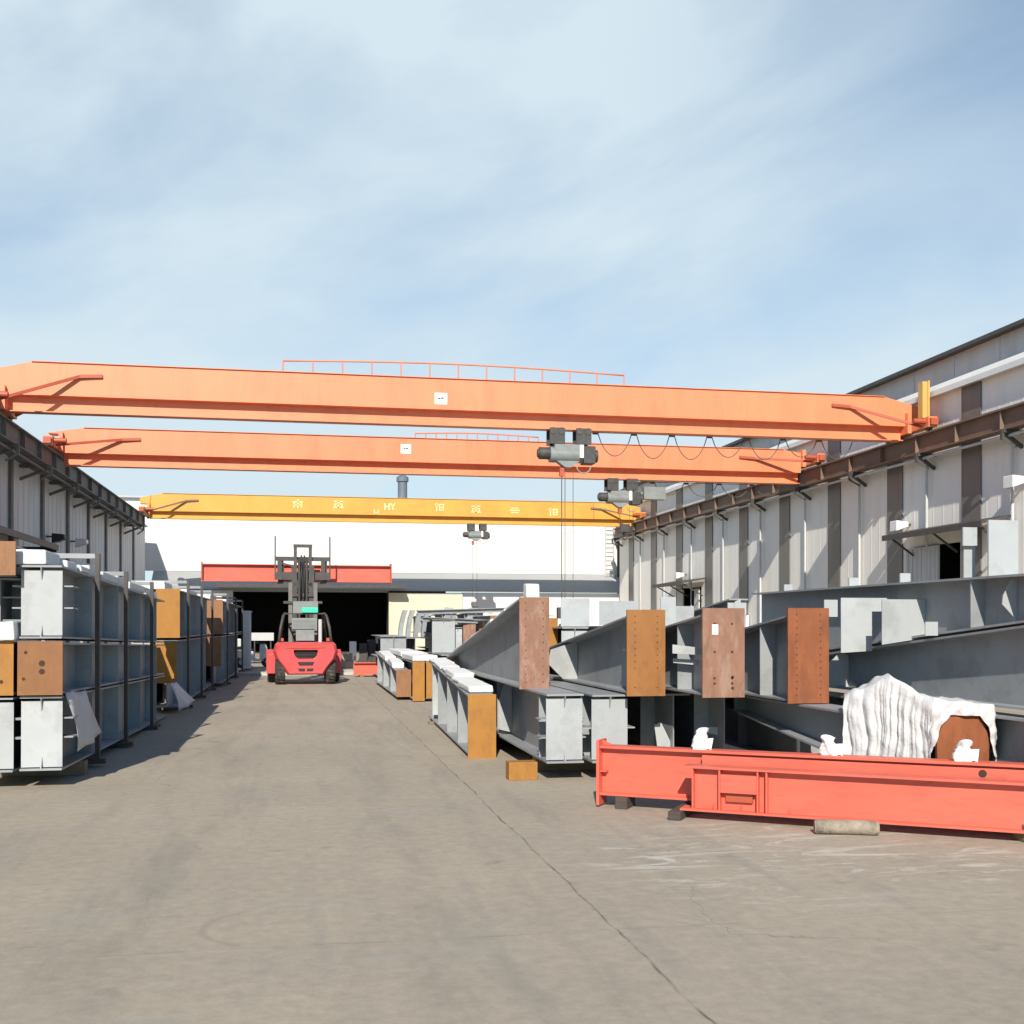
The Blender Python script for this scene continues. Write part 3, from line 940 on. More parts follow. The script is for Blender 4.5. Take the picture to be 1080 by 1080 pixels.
def frame(label, y, xr, ztop, zbot, xl=None, group='stacking frames along the left girders', w=0.055):
    xl = xr - 1.15 if xl is None else xl
    t = thing('stacking_frame', label, 'steel frame', (xr, y, zbot), 0, group)
    for x in (0, xl - xr):
        b = MB()
        b.box(x - w / 2, x + w / 2, -0.04, 0.04, 0, ztop - zbot)
        b.build('post', 'dark_steel' if x == 0 else 'grey_paint_shaded', t)
    b = MB()
    b.box(xl - xr + w / 2, -w / 2, -0.03, 0.03, ztop - zbot - 0.06, ztop - zbot)
    b.build('crossbar', 'grey_paint_shaded', t)
    b = MB()
    b.box(xl - xr - 0.1, 0.1, -0.06, 0.06, -0.06, 0)
    b.build('foot_bar', 'dark_steel', t)


for i, (y, zt_, zb_) in enumerate(((15.05, 2.72, 0.10), (17.35, 2.60, 0.08), (20.2, 2.56, 0.07))):
    frame(('first', 'second', 'third')[i] + ' dark stacking frame from the camera on the near left stack', y, AX + 0.27 + 0.01 * i, zt_, zb_)

FG = 'white foam pads on the left stacks'
zz = lambda y: 2.472 + math.tan(PT) * (y - LY)
names = ['big white foam pad at the front corner of the near left stack', 'second white foam pad from the camera on the near left stack',
         'white foam pad just before the first stacking frame', 'white foam pad just past the first stacking frame',
         'white foam pad midway between the first two stacking frames', 'white foam pad just past the second stacking frame',
         'white foam pad before the third stacking frame', 'last white foam pad at the rear of the near left stack']
for i, (y0, y1, h, xo) in enumerate(((13.15, 13.75, 0.17, -0.12), (13.8, 14.3, 0.11, -0.02), (14.35, 14.95, 0.09, 0.02), (15.15, 15.9, 0.17, -0.02),
                                 (16.0, 17.2, 0.13, 0.0), (17.5, 18.4, 0.17, -0.04), (18.6, 20.0, 0.13, 0.0), (20.35, 22.2, 0.14, -0.02))):
    foam(names[i], AX - 0.25 + xo, AX + 0.18 + xo, y0, y1, zz((y0 + y1) / 2) + 0.01, zz((y0 + y1) / 2) + h, FG, PT)
foam('rounded white foam pad in the dark gap beside the top left girder', BX - 0.02, BX + 0.26, LY - 0.1, LY + 0.25, 1.64, 1.84, FG)


def hang_sheet(label, pts, sag=0.05, m_='sheet_grey'):
    """loose sheet between four world corners (top-left, top-right, bottom-right, bottom-left)"""
    n = 8
    b = MB()
    P = [Vector(p) for p in pts]
    o0 = P[0].copy()
    q = []
    for th in (0.0, 0.006):
        for i in range(n + 1):
            for j in range(n + 1):
                s, u = j / n, i / n
                p = (P[0] * (1 - s) + P[1] * s) * (1 - u) + (P[3] * (1 - s) + P[2] * s) * u
                p = p + Vector((sag * math.sin(u * 2.2) * (0.6 + 0.4 * math.sin(s * 5)) + 0.025 * math.sin(9 * s + 4 * u) + 0.012 * math.sin(17 * s - 6 * u) + th, -th * 0.4, 0.012 * math.sin(7 * s)))
                q.append(p - o0)
    N = (n + 1) ** 2
    fs = []
    for i in range(n):
        for j in range(n):
            a = i * (n + 1) + j
            fs.append((a, a + 1, a + n + 2, a + n + 1))
            fs.append((N + a, N + a + n + 1, N + a + n + 2, N + a + 1))
    for i in range(n):
        for (a, c) in ((i, i + 1), (n * (n + 1) + i, n * (n + 1) + i + 1), (i * (n + 1), (i + 1) * (n + 1)), (i * (n + 1) + n, (i + 1) * (n + 1) + n)):
            fs.append((a, c, N + c, N + a))
    b.add(q, fs, 0, True)
    o = b.build('plastic_sheet', m_, None, loc=o0)
    tag(o, label, 'sheet', 'loose plastic sheets on the left stacks')


hang_sheet('loose grey plastic sheet hanging beside the bottom end plate of the near left stack',
           [(AX + 0.235, 13.2, 1.05), (AX + 0.235, 14.35, 1.02), (AX + 0.33, 14.9, 0.45), (AX + 0.30, 13.5, 0.36)])
hang_sheet('small loose plastic sheet at the gap between the first two left stacks',
           [(-2.50, 22.6, 0.68), (-2.50, 23.6, 0.66), (-2.16, 24.0, 0.25), (-2.36, 22.75, 0.12)])

# ---- left second and third stacks
for (yy, xr, n, pos, pm) in ((24.2, -2.46, 9.0, 'second', 'orange_primer'), (34.0, -2.24, 11.0, 'third', 'brown_primer')):
    xa, xb = xr - 0.25, xr - 0.78
    st = [1.2 + 1.5 * i for i in range(int((n - 1) / 1.5))]
    girder('tall girder with a brown end plate, top of the %s left stack' % pos, (xa, yy, 1.55), n, (1.0, 1.0), plate=('plate', pm, 0.48, 0.0, 1.02, []), stiff=st, group=LG)
    girder('girder with a narrow primed end plate, bottom of the %s left stack' % pos, (xa, yy - 0.3, 0.12), n + 0.3, (1.38, 1.38), plate=('plate', pm, 0.42, 0.5, 1.34, []), stiff=st, group=LG)
    girder('grey girder in the rear column, top of the %s left stack' % pos, (xb, yy + 0.2, 1.55), n, (0.9, 0.9), plate=('inset',), group=LG)
    girder('grey girder in the rear column, bottom of the %s left stack' % pos, (xb, yy + 0.2, 0.12), n, (1.38, 1.38), plate=('inset',), group=LG)
    bearer('timber bearer under the front of the %s left stack' % pos, xr - 1.2, xr + 0.05, yy + 0.8, 0.18, 0.12)
    bearer('timber bearer under the rear of the %s left stack' % pos, xr - 1.2, xr + 0.05, yy + n - 1.2, 0.18, 0.12)
    for i in range(3):
        y = yy + 1.0 + i * (n - 2.2) / 2
        frame('%s dark stacking frame from the camera on the %s left stack' % (('first', 'second', 'third')[i], pos), y, xr + 0.06, 2.78, 0.08)
    foam('white foam pad along the front of the %s left stack' % pos, xa - 0.7, xa - 0.1, yy + 0.1, yy + 1.9, 2.56, 2.72, FG)
    foam('white foam pad along the rear of the %s left stack' % pos, xa - 0.3, xa + 0.1, yy + 3.4, yy + 5.2, 2.56, 2.66, FG)
girder('slim girder standing with a white end plate at the far end of the left row', (-2.15, 45.6, 0.1), 3.0, (2.3, 2.3), bw=0.3, plate=('inset',), stiff=(1, 2), mat_='foam_white', group=LG)

# ---- right cluster
RG = 'girders stacked on the right'
girder('grey girder with a pale end plate, left of two on the right bottom row', (3.01, 12.6, 0.21), 7.0, (0.80, 0.80), plate=('inset',), stiff=(0.5, 3.4, 5.6),
       gus=((3.3, [(-0.009, 0.05), (-0.21, 0.10), (-0.21, 0.5), (-0.12, 0.77), (-0.009, 0.77)]),), ribs=((0.05, 0.62, 0.05), (0.05, 0.36, 0.05)), group=RG)
girder('grey girder with a pale end plate, right of two on the right bottom row', (3.54, 12.55, 0.21), 7.0, (0.79, 0.79), plate=('inset',), stiff=(0.6, 3, 5),
       gus=((0.4, [(-0.009, 0.3), (-0.16, 0.32), (-0.10, 0.75), (-0.009, 0.77)]),), ribs=((0.05, 0.5, 0.10),), group=RG)
bearer('timber bearer under the front of the right bottom row', 2.85, 4.3, 13.6, 0.2, 0.2)
bearer('timber bearer under the rear of the right bottom row', 2.7, 4.3, 18.2, 0.2, 0.2)
ob = MB()
ob.box(-0.17, 0.17, -0.11, 0.11, 0, 0.21)
p = ground_at(552, 823)
o = ob.build('timber_block', 'orange_primer', None, loc=(p.x, p.y + 0.11, 0), bevel=0.006)
tag(o, 'short orange timber block on the ground left of the right bottom row', 'timber')

# H: low girder beside the lane with orange end plate
hrot = math.atan2(2.60 - 2.42, 6.2)
girder('low girder beside the lane with an orange end plate reaching the ground', (2.42, 15.02, 0.05), 6.4, (0.80, 1.08), bw=0.37, rotz=-hrot,
       plate=('plate', 'orange_primer', 0.385, -0.05, 0.82, []), stiff=(1.4, 3.0, 4.6, 5.8), mat_='grey_paint_shaded', group=RG,
       gus=((5.6, [(-0.009, 0.1), (-0.18, 0.1), (-0.18, 0.8), (-0.009, 1.0)]),))
for i in range(6):
    u = 0.3 + i * 1.0
    foam(('first', 'second', 'third', 'fourth', 'fifth', 'sixth')[i] + ' white foam pad from the camera on the low girder beside the lane',
         2.42 - 0.17 + math.tan(hrot) * (u + 0.4) + random.uniform(-0.02, 0.02), 2.42 + 0.17 + math.tan(hrot) * (u + 0.4), 15.02 + u, 15.02 + u + 0.93, 0.86 + 0.044 * u + 0.02, 0.86 + 0.044 * u + random.uniform(0.07, 0.12), 'white foam pads on the lane girder', R(2.5))
bearer('short timber bearer under the rear of the lane girder', 2.3, 2.9, 20.4, 0.16, 0.05)

# upper row A B C D: tapered rafters with tall primed end plates
girder('tapered girder with a tall pinkish brown bolted end plate, leftmost of the upper row', (2.90, 13.85, 1.02), 7.4, (1.12, 0.16), (0, 0), bw=0.38,
       plate=('plate', 'worn_primer', 0.385, -0.02, 1.14, hole_rows(0.385, 0, 1.14, 11, 0.008)), stiff=(), group=RG)
girder('tapered girder with an orange brown bolted plate, second in upper row', (3.91, 12.4, 1.02), 6.4, (0.90, 0.22), (0, 0), bw=0.42,
       plate=('plate', 'ochre_primer', 0.46, -0.03, 0.965, hole_rows(0.46, 0, 0.96, 12, 0.008, 2, (1, 2))), stiff=(3.3,), group=RG,
       gus=((3.2, [(-0.009, 0.56), (-0.40, 0.44), (-0.44, 0.24), (-0.22, 0.02), (-0.009, 0.02)]),),
       ribs=((0.02, 0.55, -0.05),))
girder('tapered girder with a worn pinkish end plate and pale label, third of the upper row', (4.46, 11.4, 1.05), 6.4, (0.88, 0.22), (0, 0), bw=0.42,
       plate=('plate', 'worn_primer', 0.475, -0.02, 0.94, [(x * 0.475, z * 0.94, 0.014) for x in (-0.22, 0.2) for z in (0.14, 0.2, 0.5, 0.82)] + [(0.10, 0.08, 0.02), (0.1, 0.2, 0.016)]), stiff=(0.9,), group=RG,
       gus=((0.6, [(-0.009, 0.42), (-0.36, 0.44), (-0.36, 0.54), (-0.009, 0.50)]), (0.75, [(-0.009, 0.3), (-0.3, 0.33), (-0.3, 0.38), (-0.009, 0.36)])))
girder('tapered girder with a rust red bolted end plate, rightmost of the upper row', (5.34, 11.2, 0.99), 6.4, (0.93, 0.2), (0, 0), bw=0.42,
       plate=('plate', 'rust_primer', 0.468, -0.02, 1.0, hole_rows(0.468, 0, 1.0, 13, 0.008)), stiff=(0.8, 3.2), group=RG)
lab = MB()
lab.box(-0.035, 0.035, -0.004, 0, -0.055, 0.055)
pl = lab.build('paper_label', 'sign_white', None, loc=(4.46 - 0.10, 11.366, 1.05 + 0.71))
tag(pl, 'small pale paper label stuck on the worn pinkish end plate', 'label')
# foam on A and stepping down it
FA = 'white foam pads on the upper row'
foam('white foam block standing on top of the leftmost upper girder', 2.83, 3.01, 14.0, 14.2, 2.15, 2.34, FA)
for i in range(6):
    u = 0.35 + i * 1.05
    z = 1.02 + 1.12 - 0.1297 * (u + 0.5)
    foam(('first', 'second', 'third', 'fourth', 'fifth', 'sixth')[i] + ' white foam pad down the slope of the leftmost upper girder',
         2.78, 3.05, 13.85 + u, 13.85 + u + 0.95, z + 0.01, z + 0.085, FA, R(-7.4))
# girders behind the upper row
girder('girder with a small brown end plate behind the leftmost upper girder', (3.72, 16.9, 1.0), 6, (0.92, 0.92), bw=0.4, plate=('plate', 'orange_primer', 0.38, 0.2, 0.92, []), group=RG)
foam('white foam pad on the brown ended girder behind the upper row', 3.50, 3.86, 16.9, 17.4, 1.95, 2.14, FA)
girder('girder with a tall grey end plate seen between the first two upper girders', (4.02, 16.2, 1.0), 6, (0.78, 0.78), bw=0.4, plate=('inset',), group=RG, cleats=((-0.22, 0.22, 0.0, 0.79, 1.21),))
girder('girder with a wide grey end plate just left of the orange brown plate', (5.0, 17.4, 1.0), 6, (0.8, 0.8), bw=0.5, plate=('inset',), group=RG, cleats=((-0.28, 0.35, 0.0, 0.81, 1.2),))
girder('girder with a grey end plate between the orange and the worn plates', (5.62, 16.3, 1.0), 6, (0.78, 0.78), bw=0.44, plate=('inset',), group=RG, cleats=((-0.24, 0.0, 0.0, 0.79, 1.24), (0.0, 0.3, 0.03, 0.79, 1.1)))
girder('dark girder low under the worn pinkish plate', (4.42, 12.9, 0.2), 6.5, (0.78, 0.78), bw=0.42, stiff=(0.7, 2, 3), group=RG,
       gus=((0.1, [(-0.009, 0.1), (-0.17, 0.12), (-0.21, 0.4), (-0.12, 0.42), (-0.009, 0.2)]),))
# low pieces in the dark space under C
girder('dark girder low behind the red beams with small pale gussets', (4.95, 12.6, 0.18), 6.0, (0.8, 0.8), bw=0.42, stiff=(0.5, 2.5), group=RG,
       gus=((0.2, [(-0.009, 0.3), (-0.16, 0.34), (-0.16, 0.4), (-0.009, 0.4)]),))
# G: tapered girder under D with a sloping bottom flange
girder('dark tapered girder with a sloping pale bottom flange under the rust red plate', (5.42, 10.15, 0.10), 4.6, (0.86, 0.86), (0.38, 0.80), bw=0.36, stiff=(2.9,), group=RG)
# F and E: long side-on girders at right
girder('long dark side-on girder second from the top at the right frame edge', (6.55, 6.6, 1.04), 7.3, (0.98, 0.33), (0, 0), bw=0.34, stiff=(0.4,), group=RG,
       gus=((6.6, [(-0.009, 0.03), (-0.26, 0.03), (-0.09, 0.36), (-0.009, 0.36)]), (6.0, [(-0.009, 0.02), (-0.42, 0.02), (-0.44, 0.14), (-0.12, 0.44), (-0.009, 0.40)])))
girder('long side-on girder with pale plates, topmost at right frame edge', (6.55, 6.6, 1.30), 8.6, (0.97, 0.97), (0.735, 0.0), bw=0.34, stiff=(3.25,), group=RG,
       gus=((2.75, [(-0.009, 0.55), (-0.16, 0.70), (-0.15, 0.78), (-0.06, 0.94), (-0.009, 0.94)]),
            (2.2, [(-0.009, 0.62), (-0.15, 0.68), (-0.2, 0.78), (-0.13, 0.93), (-0.009, 0.93)]),
            (4.3, [(-0.009, 0.37), (-0.51, 0.30), (-0.51, 0.78), (-0.009, 0.78)]),
            (4.9, [(-0.009, 0.66), (-0.30, 0.66), (-0.30, 0.22), (-0.67, 0.20), (-0.67, 0.81), (-0.30, 0.81), (-0.009, 0.81)]),
            (5.0, [(-0.66, 0.60), (-0.82, 0.60), (-0.82, 0.79), (-0.66, 0.79)]),
            (3.75, [(-0.20, 0.40), (-0.34, 0.40), (-0.34, 0.54), (-0.20, 0.54)])),
       cleats=((-0.17, 0.14, 2.95, 0.97, 1.5), (-0.21, -0.06, 3.3, 1.28, 1.46), (-0.17, -0.05, 3.35, 0.97, 1.28),
               (-0.16, -0.04, 4.55, 0.97, 1.07), (-0.16, -0.04, 5.7, 0.97, 1.07), (-0.12, 0.0, 7.6, 0.97, 1.06)))
girder('pale angled girder end leaning at the far end of the topmost side-on girder', (6.35, 15.6, 1.3), 3.0, (0.9, 0.6), (0, 0), bw=0.3, plate=('inset',), stiff=(0.7,), group=RG,
       gus=((-0.1, [(-0.009, 0.0), (-0.30, 0.0), (-0.10, 0.85), (-0.009, 0.9)]),))
girder('long girder lying under the side-on girders at the right', (6.45, 7.0, 0.15), 7.5, (0.82, 0.82), bw=0.3, group=RG)
girder('plain girder lying low in the shade behind the sloping tapered girder', (5.95, 10.9, 0.16), 6.5, (0.72, 0.72), bw=0.3, stiff=(1.2, 3.4), group=RG)
girder('deep girder lying low in the shade behind the middle white wrap', (5.45, 14.9, 0.16), 5.5, (0.80, 0.80), bw=0.4, stiff=(0.3, 2.4), group=RG)
bearer('timber bearer under the near end of the side-on girders', 5.9, 7.2, 8.4, 0.18, 0.15)
bearer('timber bearer under the far end of the side-on girders', 4.6, 7.2, 13.4, 0.18, 0.16)
bearer('timber bearer between the two lowest side-on girders', 6.3, 6.85, 8.2, 0.10, 0.065, z=0.97)

# ---- wrapped girder end at right
wx0, wy0 = 5.32, 10.12
girder('stub girder with an octagonal brown end plate under white sheeting', (5.98, 9.36, 0.12), 1.4, (0.84, 0.84), bw=0.40, stiff=(0.5,), group=None,
       plate=('plate', 'hole', 0.3, 0.3, 0.5, []))
ot = [c for c in bpy.data.objects if c.get('label', '') == 'stub girder with an octagonal brown end plate under white sheeting'][0]
for c in list(ot.children):
    if c.name.startswith('end_plate'):
        bpy.data.objects.remove(c)
b = MB()
b.prism([(-0.25, 0.05), (0.25, 0.05), (0.265, 0.64), (0.17, 0.87), (-0.17, 0.87), (-0.265, 0.64)], -0.035, -0.003, 'y')
b.build('end_plate', 'rust_primer', ot)


def wrapped():
    """white sheeting over the girder end: pleated curtain at the left, an opening over the brown plate, sagging top"""
    b = MB()
    rnd = random.Random(3)
    ph = [rnd.uniform(0, 6.28) for _ in range(8)]
    plan = [Vector(p) for p in ((5.20, 10.10, 0), (5.40, 9.84, 0), (5.62, 9.52, 0), (5.695, 9.34, 0), (5.98, 9.305, 0), (6.265, 9.30, 0), (6.35, 9.44, 0), (6.37, 9.62, 0))]
    cum = [0.0]
    for a, c in zip(plan, plan[1:]):
        cum.append(cum[-1] + (c - a).length)
    LT = cum[-1]

    def at(s_):
        d = s_ * LT
        for k_ in range(len(plan) - 1):
            if d <= cum[k_ + 1] + 1e-9:
                f = (d - cum[k_]) / (cum[k_ + 1] - cum[k_])
                return plan[k_].lerp(plan[k_ + 1], f), (plan[k_ + 1] - plan[k_]).normalized()
        return plan[-1], (plan[-1] - plan[-2]).normalized()

    def lin(x, pts):
        for (xa, ya), (xb, yb) in zip(pts, pts[1:]):
            if x <= xb:
                return ya + (yb - ya) * (x - xa) / (xb - xa)
        return pts[-1][1]
    sL, sR = cum[3] / LT, cum[5] / LT           # plate's left and right edges
    topz = lambda s_: lin(s_, [(0, 1.10), (0.06, 1.17), (0.16, 1.23), (0.26, 1.33), (0.33, 1.26), (0.42, 1.17), (sL, 1.13), ((sL + sR) / 2, 1.10), (sR, 1.07), (1, 1.00)]) + 0.008 * math.sin(40 * s_)

    def botz(s_):
        if s_ < sL - 0.02 or s_ > sR + 0.02:
            return 0.12
        return lin(s_, [(sL - 0.02, 0.12), (sL - 0.012, 0.62), (sL + 0.03, 0.88), (sL + 0.08, 0.985), ((sL + sR) / 2, 0.975), (sR - 0.08, 0.975), (sR - 0.03, 0.86), (sR + 0.004, 0.55), (sR + 0.02, 0.12)])
    n, rows = 420, 22
    W = n + 1
    o0 = Vector((5.9, 9.6, 0.1))

    def fold(w):
        a = abs(math.sin(27 * w + ph[6] + 1.4 * math.sin(9 * w + ph[7])))
        c = abs(math.sin(61 * w + ph[4] + 1.9 * math.sin(15 * w + ph[2])))
        d_ = abs(math.sin(118 * w + ph[1] + 2.3 * math.sin(19 * w + ph[5])))
        return 1.25 * (a ** 0.4 - 0.75) + 0.7 * (c ** 0.5 - 0.7) + 0.3 * (d_ ** 0.6 - 0.6)

    def pleat(s_, u):
        w = s_ + 0.010 * math.sin(6 * u + 14 * s_) + 0.006 * math.sin(13 * u + 5)
        v = 0.55 * math.sin(62 * w + ph[0] + 2.6 * math.sin(7 * w + ph[1])) + 0.35 * math.sin(109 * w + ph[2] + 1.8 * math.sin(11 * w)) + 0.2 * math.sin(173 * w + ph[3])
        return fold(w) + 0.12 * v
    q = []
    for i in range(rows + 1):
        u = i / rows
        for j in range(n + 1):
            s_ = j / n
            p, t = at(s_)
            nr = Vector((t.y, -t.x, 0))
            z = topz(s_) + (botz(s_) - topz(s_)) * u
            depth = (topz(s_) - z)
            cur = 1.0 if s_ < sL - 0.02 else (0.25 if s_ < sR + 0.02 else 0.6)
            fade = min(1.0, 0.12 + depth * 3.2)
            bulge = 0.022 * math.sin(min(1.0, depth * 9) * 1.57)
            crum = 0.007 * math.sin(29 * z + 37 * s_ + ph[4]) + 0.004 * math.sin(51 * z - 74 * s_ + ph[5])
            p = p + nr * (bulge + 0.030 * cur * fade * pleat(s_, u) + crum)
            p.z = z
            q.append(p - o0)
    fs = [(i * W + j, i * W + j + 1, (i + 1) * W + j + 1, (i + 1) * W + j) for i in range(rows) for j in range(n)]
    # top of the sheet running back over the girder, crumpled
    base = len(q)
    kk = 14
    for i in range(1, kk + 1):
        u = i / kk
        for j in range(n + 1):
            s_ = j / n
            p, t = at(s_)
            back = Vector((5.98 - p.x, 10.15 - p.y, 0)) * (0.35 * u) + Vector((0.0, 0.55 * u, 0))
            p = p + back
            p.z = topz(s_) + 0.05 * math.sin(u * 2.6) - 0.28 * u * u + 0.016 * math.sin(27 * s_ + 9 * u + ph[6]) * min(1, u * 3) + 0.010 * math.sin(61 * s_ - 14 * u) * min(1, u * 3)
            q.append(p - o0)
    fs += [(j, j + 1, base + j + 1, base + j) for j in range(n)]
    fs += [(base + i * W + j, base + i * W + j + 1, base + (i + 1) * W + j + 1, base + (i + 1) * W + j) for i in range(kk - 1) for j in range(n)]
    b.add(q, fs, 0, True)
    o = b.build('tarpaulin', 'tarp_white', None, loc=o0)
    sol = o.modifiers.new('thickness', 'SOLIDIFY')
    sol.thickness = 0.005
    tag(o, 'pleated white plastic sheeting draped over the girder end behind the red beams', 'tarpaulin')


wrapped()

# ---- red beams on the ground at right
ang = math.atan2(-2.18, 3.17)
rp_ = Vector((2.96, 10.84, 0.0))
r1 = thing('red_beam', 'long red painted beam with an end plate, behind the lower red beam', 'steel beam', rp_, ang, 'red beams lying on the ground')
Lr = 6.0
b = MB(); b.box(0.015, Lr, -0.09, 0.09, 0.585, 0.61); b.build('top_flange', 'beam_red', r1)
b = MB(); b.box(0.015, Lr, -0.09, 0.09, 0.12, 0.145); b.build('bottom_flange', 'beam_red', r1)
b = MB(); b.box(0.015, Lr, -0.012, 0.012, 0.145, 0.585); b.build('web', 'beam_red', r1)
b = MB(); b.box(-0.015, 0.015, -0.12, 0.12, 0.02, 0.665); b.build('end_plate', 'beam_red', r1, bevel=0.004)
b = MB(); b.prism([(0.016, 0.612), (0.13, 0.612), (0.016, 0.66)], -0.006, 0.006, 'y'); b.build('gusset', 'beam_red', r1)
b = MB(); b.box(0.016, 0.08, -0.09, -0.013, 0.35, 0.362); b.build('rib', 'beam_red', r1)
b = MB(); b.box(1.05, 4.15, -0.10, -0.02, 0.45, 0.47); b.box(1.05, 4.15, -0.10, -0.085, 0.47, 0.565)
b.disc((3.52, -0.1025, 0.52), (0, -1, 0), 0.035, 10, 1); b.build('channel_rail', ['beam_red', 'hole'], r1)
b = MB(); b.box(4.15, 4.165, -0.14, -0.013, 0.33, 0.58); b.build('rib', 'beam_red', r1)
nrm = Vector((math.sin(ang), -math.cos(ang), 0))           # toward the camera
rd = Vector((math.cos(ang), math.sin(ang), 0))
fp = rp_ + rd * 1.02 + nrm * 0.36
r2 = thing('red_beam', 'lower red painted beam in front with a boxed socket near its left end', 'steel beam', (fp.x, fp.y, 0.085), ang, 'red beams lying on the ground')
L2 = 5.2
b = MB(); b.box(-0.06, L2, -0.1, 0.1, 0.395, 0.415); b.build('top_flange', 'beam_red', r2)
b = MB(); b.box(-0.09, L2, -0.1, 0.1, 0.0, 0.02); b.build('bottom_flange', 'beam_red', r2)
b = MB(); b.box(0.0, L2, -0.012, 0.012, 0.02, 0.395); b.build('web', 'beam_red', r2)
for x in (0.02, 0.27, 0.62, 0.70):
    b = MB(); b.box(x, x + 0.014, -0.09, -0.013, 0.021, 0.394); b.build('rib', 'beam_red', r2)
b = MB(); b.box(0.286, 0.618, -0.082, -0.014, 0.20, 0.35); b.box(0.286, 0.618, -0.095, -0.014, 0.186, 0.20)
b.box(0.33, 0.575, -0.05, -0.014, 0.10, 0.18, 1); b.build('socket_box', ['beam_red', 'crane_red'], r2)
for x in (0.20, 0.46, 0.9):
    b = MB(); b.prism([(-0.09, 0.021), (-0.013, 0.021), (-0.013, 0.08)], x, x + 0.01, 'x'); b.build('gusset', 'beam_red', r2)
# bearers and log
lp = ground_at(925, 881)
lg = MB()
lg.cyl((-0.5, 0.16, 0.062), (0.0, 0, 0.062), 0.055, 0.062, 16)
lg.cyl((0.0, 0, 0.062), (0.012, -0.004, 0.062), 0.062, 0.055, 16)
lg.tube([(-0.49, 0.16, 0.062), (-0.30, 0.098, 0.066), (-0.1, 0.033, 0.064), (-0.01, 0.003, 0.062)], 0.064, 14)
o = lg.build('log', 'bark', None, loc=(lp.x, lp.y, 0))
tag(o, 'round bark covered log wedged under the front red beam', 'log')
for (t_, off, nm) in ((0.9, 0.15, 'dark timber bearer under the left end of the red beams'), (4.6, 0.15, 'dark timber bearer under the right end of the red beams')):
    q = rp_ + rd * t_ + nrm * off
    b = MB(); b.box(-0.06, 0.06, -0.40, 0.40, 0, 0.083)
    o = b.build('timber_bearer', 'dark_timber', None, loc=(q.x, q.y, 0), bevel=0.006)
    o.rotation_euler = (0, 0, ang)
    tag(o, nm, 'timber', 'timber bearers under the girder stacks')
q = rp_ + rd * 0.25
b = MB(); b.box(-0.06, 0.06, -0.14, 0.14, 0, 0.118)
o = b.build('timber_bearer', 'dark_timber', None, loc=(q.x, q.y, 0), bevel=0.006); o.rotation_euler = (0, 0, ang)
tag(o, 'small timber bearer beside the end plate of the rear red beam', 'timber', 'timber bearers under the girder stacks')


def plastic_knot(label, t_, h, lean, seed):
    """white plastic sheet twisted round a lug on the beam's top flange"""
    rr = random.Random(seed)
    p = rp_ + rd * t_
    b = MB()
    n, rows = 18, 12
    prof = [(0.075, 0), (0.08, 0.15), (0.07, 0.35), (0.068, 0.48), (0.058, 0.58), (0.05, 0.66), (0.052, 0.76), (0.056, 0.86), (0.044, 0.95), (0.018, 1.0)]
    q = []
    for i, (r, u) in enumerate(prof):
        for k_ in range(n):
            a = 2 * math.pi * k_ / n
            rad = r * (1 + 0.24 * math.sin(3 * a + seed + 0.5 * i) + 0.14 * math.sin(5 * a + 2 * i) + rr.uniform(-0.12, 0.12))
            q.append((rad * math.cos(a) + lean * u * u * 0.08, rad * 0.8 * math.sin(a), u * h))
    fs = [(i * n + k_, i * n + (k_ + 1) % n, (i + 1) * n + (k_ + 1) % n, (i + 1) * n + k_) for i in range(len(prof) - 1) for k_ in range(n)]
    fs.append(tuple(range((len(prof) - 1) * n, len(prof) * n)))
    b.add(q, fs, 0, True)
    # loose corner of the sheet
    q2 = [(0.04, -0.02, 0.02), (0.15 * 0.8, -0.03, 0.0), (0.13, 0.02, 0.09 * 1.2), (0.05, 0.02, 0.10), (0.04, 0.0, 0.02), (0.118, -0.015, 0.0), (0.125, 0.035, 0.105), (0.05, 0.035, 0.10)]
    b.hexa(q2)
    o = b.build('plastic_wrap', 'foam_white', None, loc=(p.x, p.y, 0.611))
    o.rotation_euler = (0, 0, ang)
    tag(o, label, 'wrap', 'white plastic wraps on the red beam')


plastic_knot('twisted white plastic wrap, leftmost of three on the rear red beam', 1.0, 0.21, 0.6, 1)
plastic_knot('twisted white plastic wrap, middle one of three on the rear red beam', 2.22, 0.185, -0.5, 4)
plastic_knot('twisted white plastic wrap in front of the brown octagonal plate', 3.36, 0.19, 0.3, 9)

# ---- farther right row I
IG = 'girders farther along the right of the lane'
girder('pale low girder with a small brown end plate, left in the second right group', (2.45, 27.1, 0.08), 8.0, (0.62, 0.92), bw=0.34, plate=('plate', 'brown_primer', 0.36, 0, 0.66, []), stiff=(2, 4.5, 7), group=IG)
girder('low girder with an orange end plate, middle in the second right group', (2.74, 26.4, 0.06), 8.0, (0.88, 0.92), bw=0.28, plate=('plate', 'orange_primer', 0.285, -0.04, 0.9, []), group=IG)
girder('low girder with an orange end plate, right in the second right group', (3.06, 26.45, 0.06), 8.0, (0.88, 0.92), bw=0.28, plate=('plate', 'orange_primer', 0.27, 0.02, 0.9, []), group=IG)
bearer('timber bearer under the second right group of girders', 2.3, 3.3, 28.5, 0.16, 0.07)
for i, (x0, x1, y0, y1, z) in enumerate(((2.3, 2.6, 28.0, 30.6, 0.77), (2.3, 2.6, 30.8, 33.8, 0.88), (2.6, 3.2, 26.6, 29.0, 0.96), (2.6, 3.2, 29.3, 33.8, 0.99))):
    foam('white foam pad on the second right group, ' + ('front of its left girder', 'rear of its left girder', 'front of its right girders', 'rear of its right girders')[i],
         x0, x1, y0, y1, z, z + 0.13, 'white foam pads on the second right group', R(1.5) if i < 2 else 0)
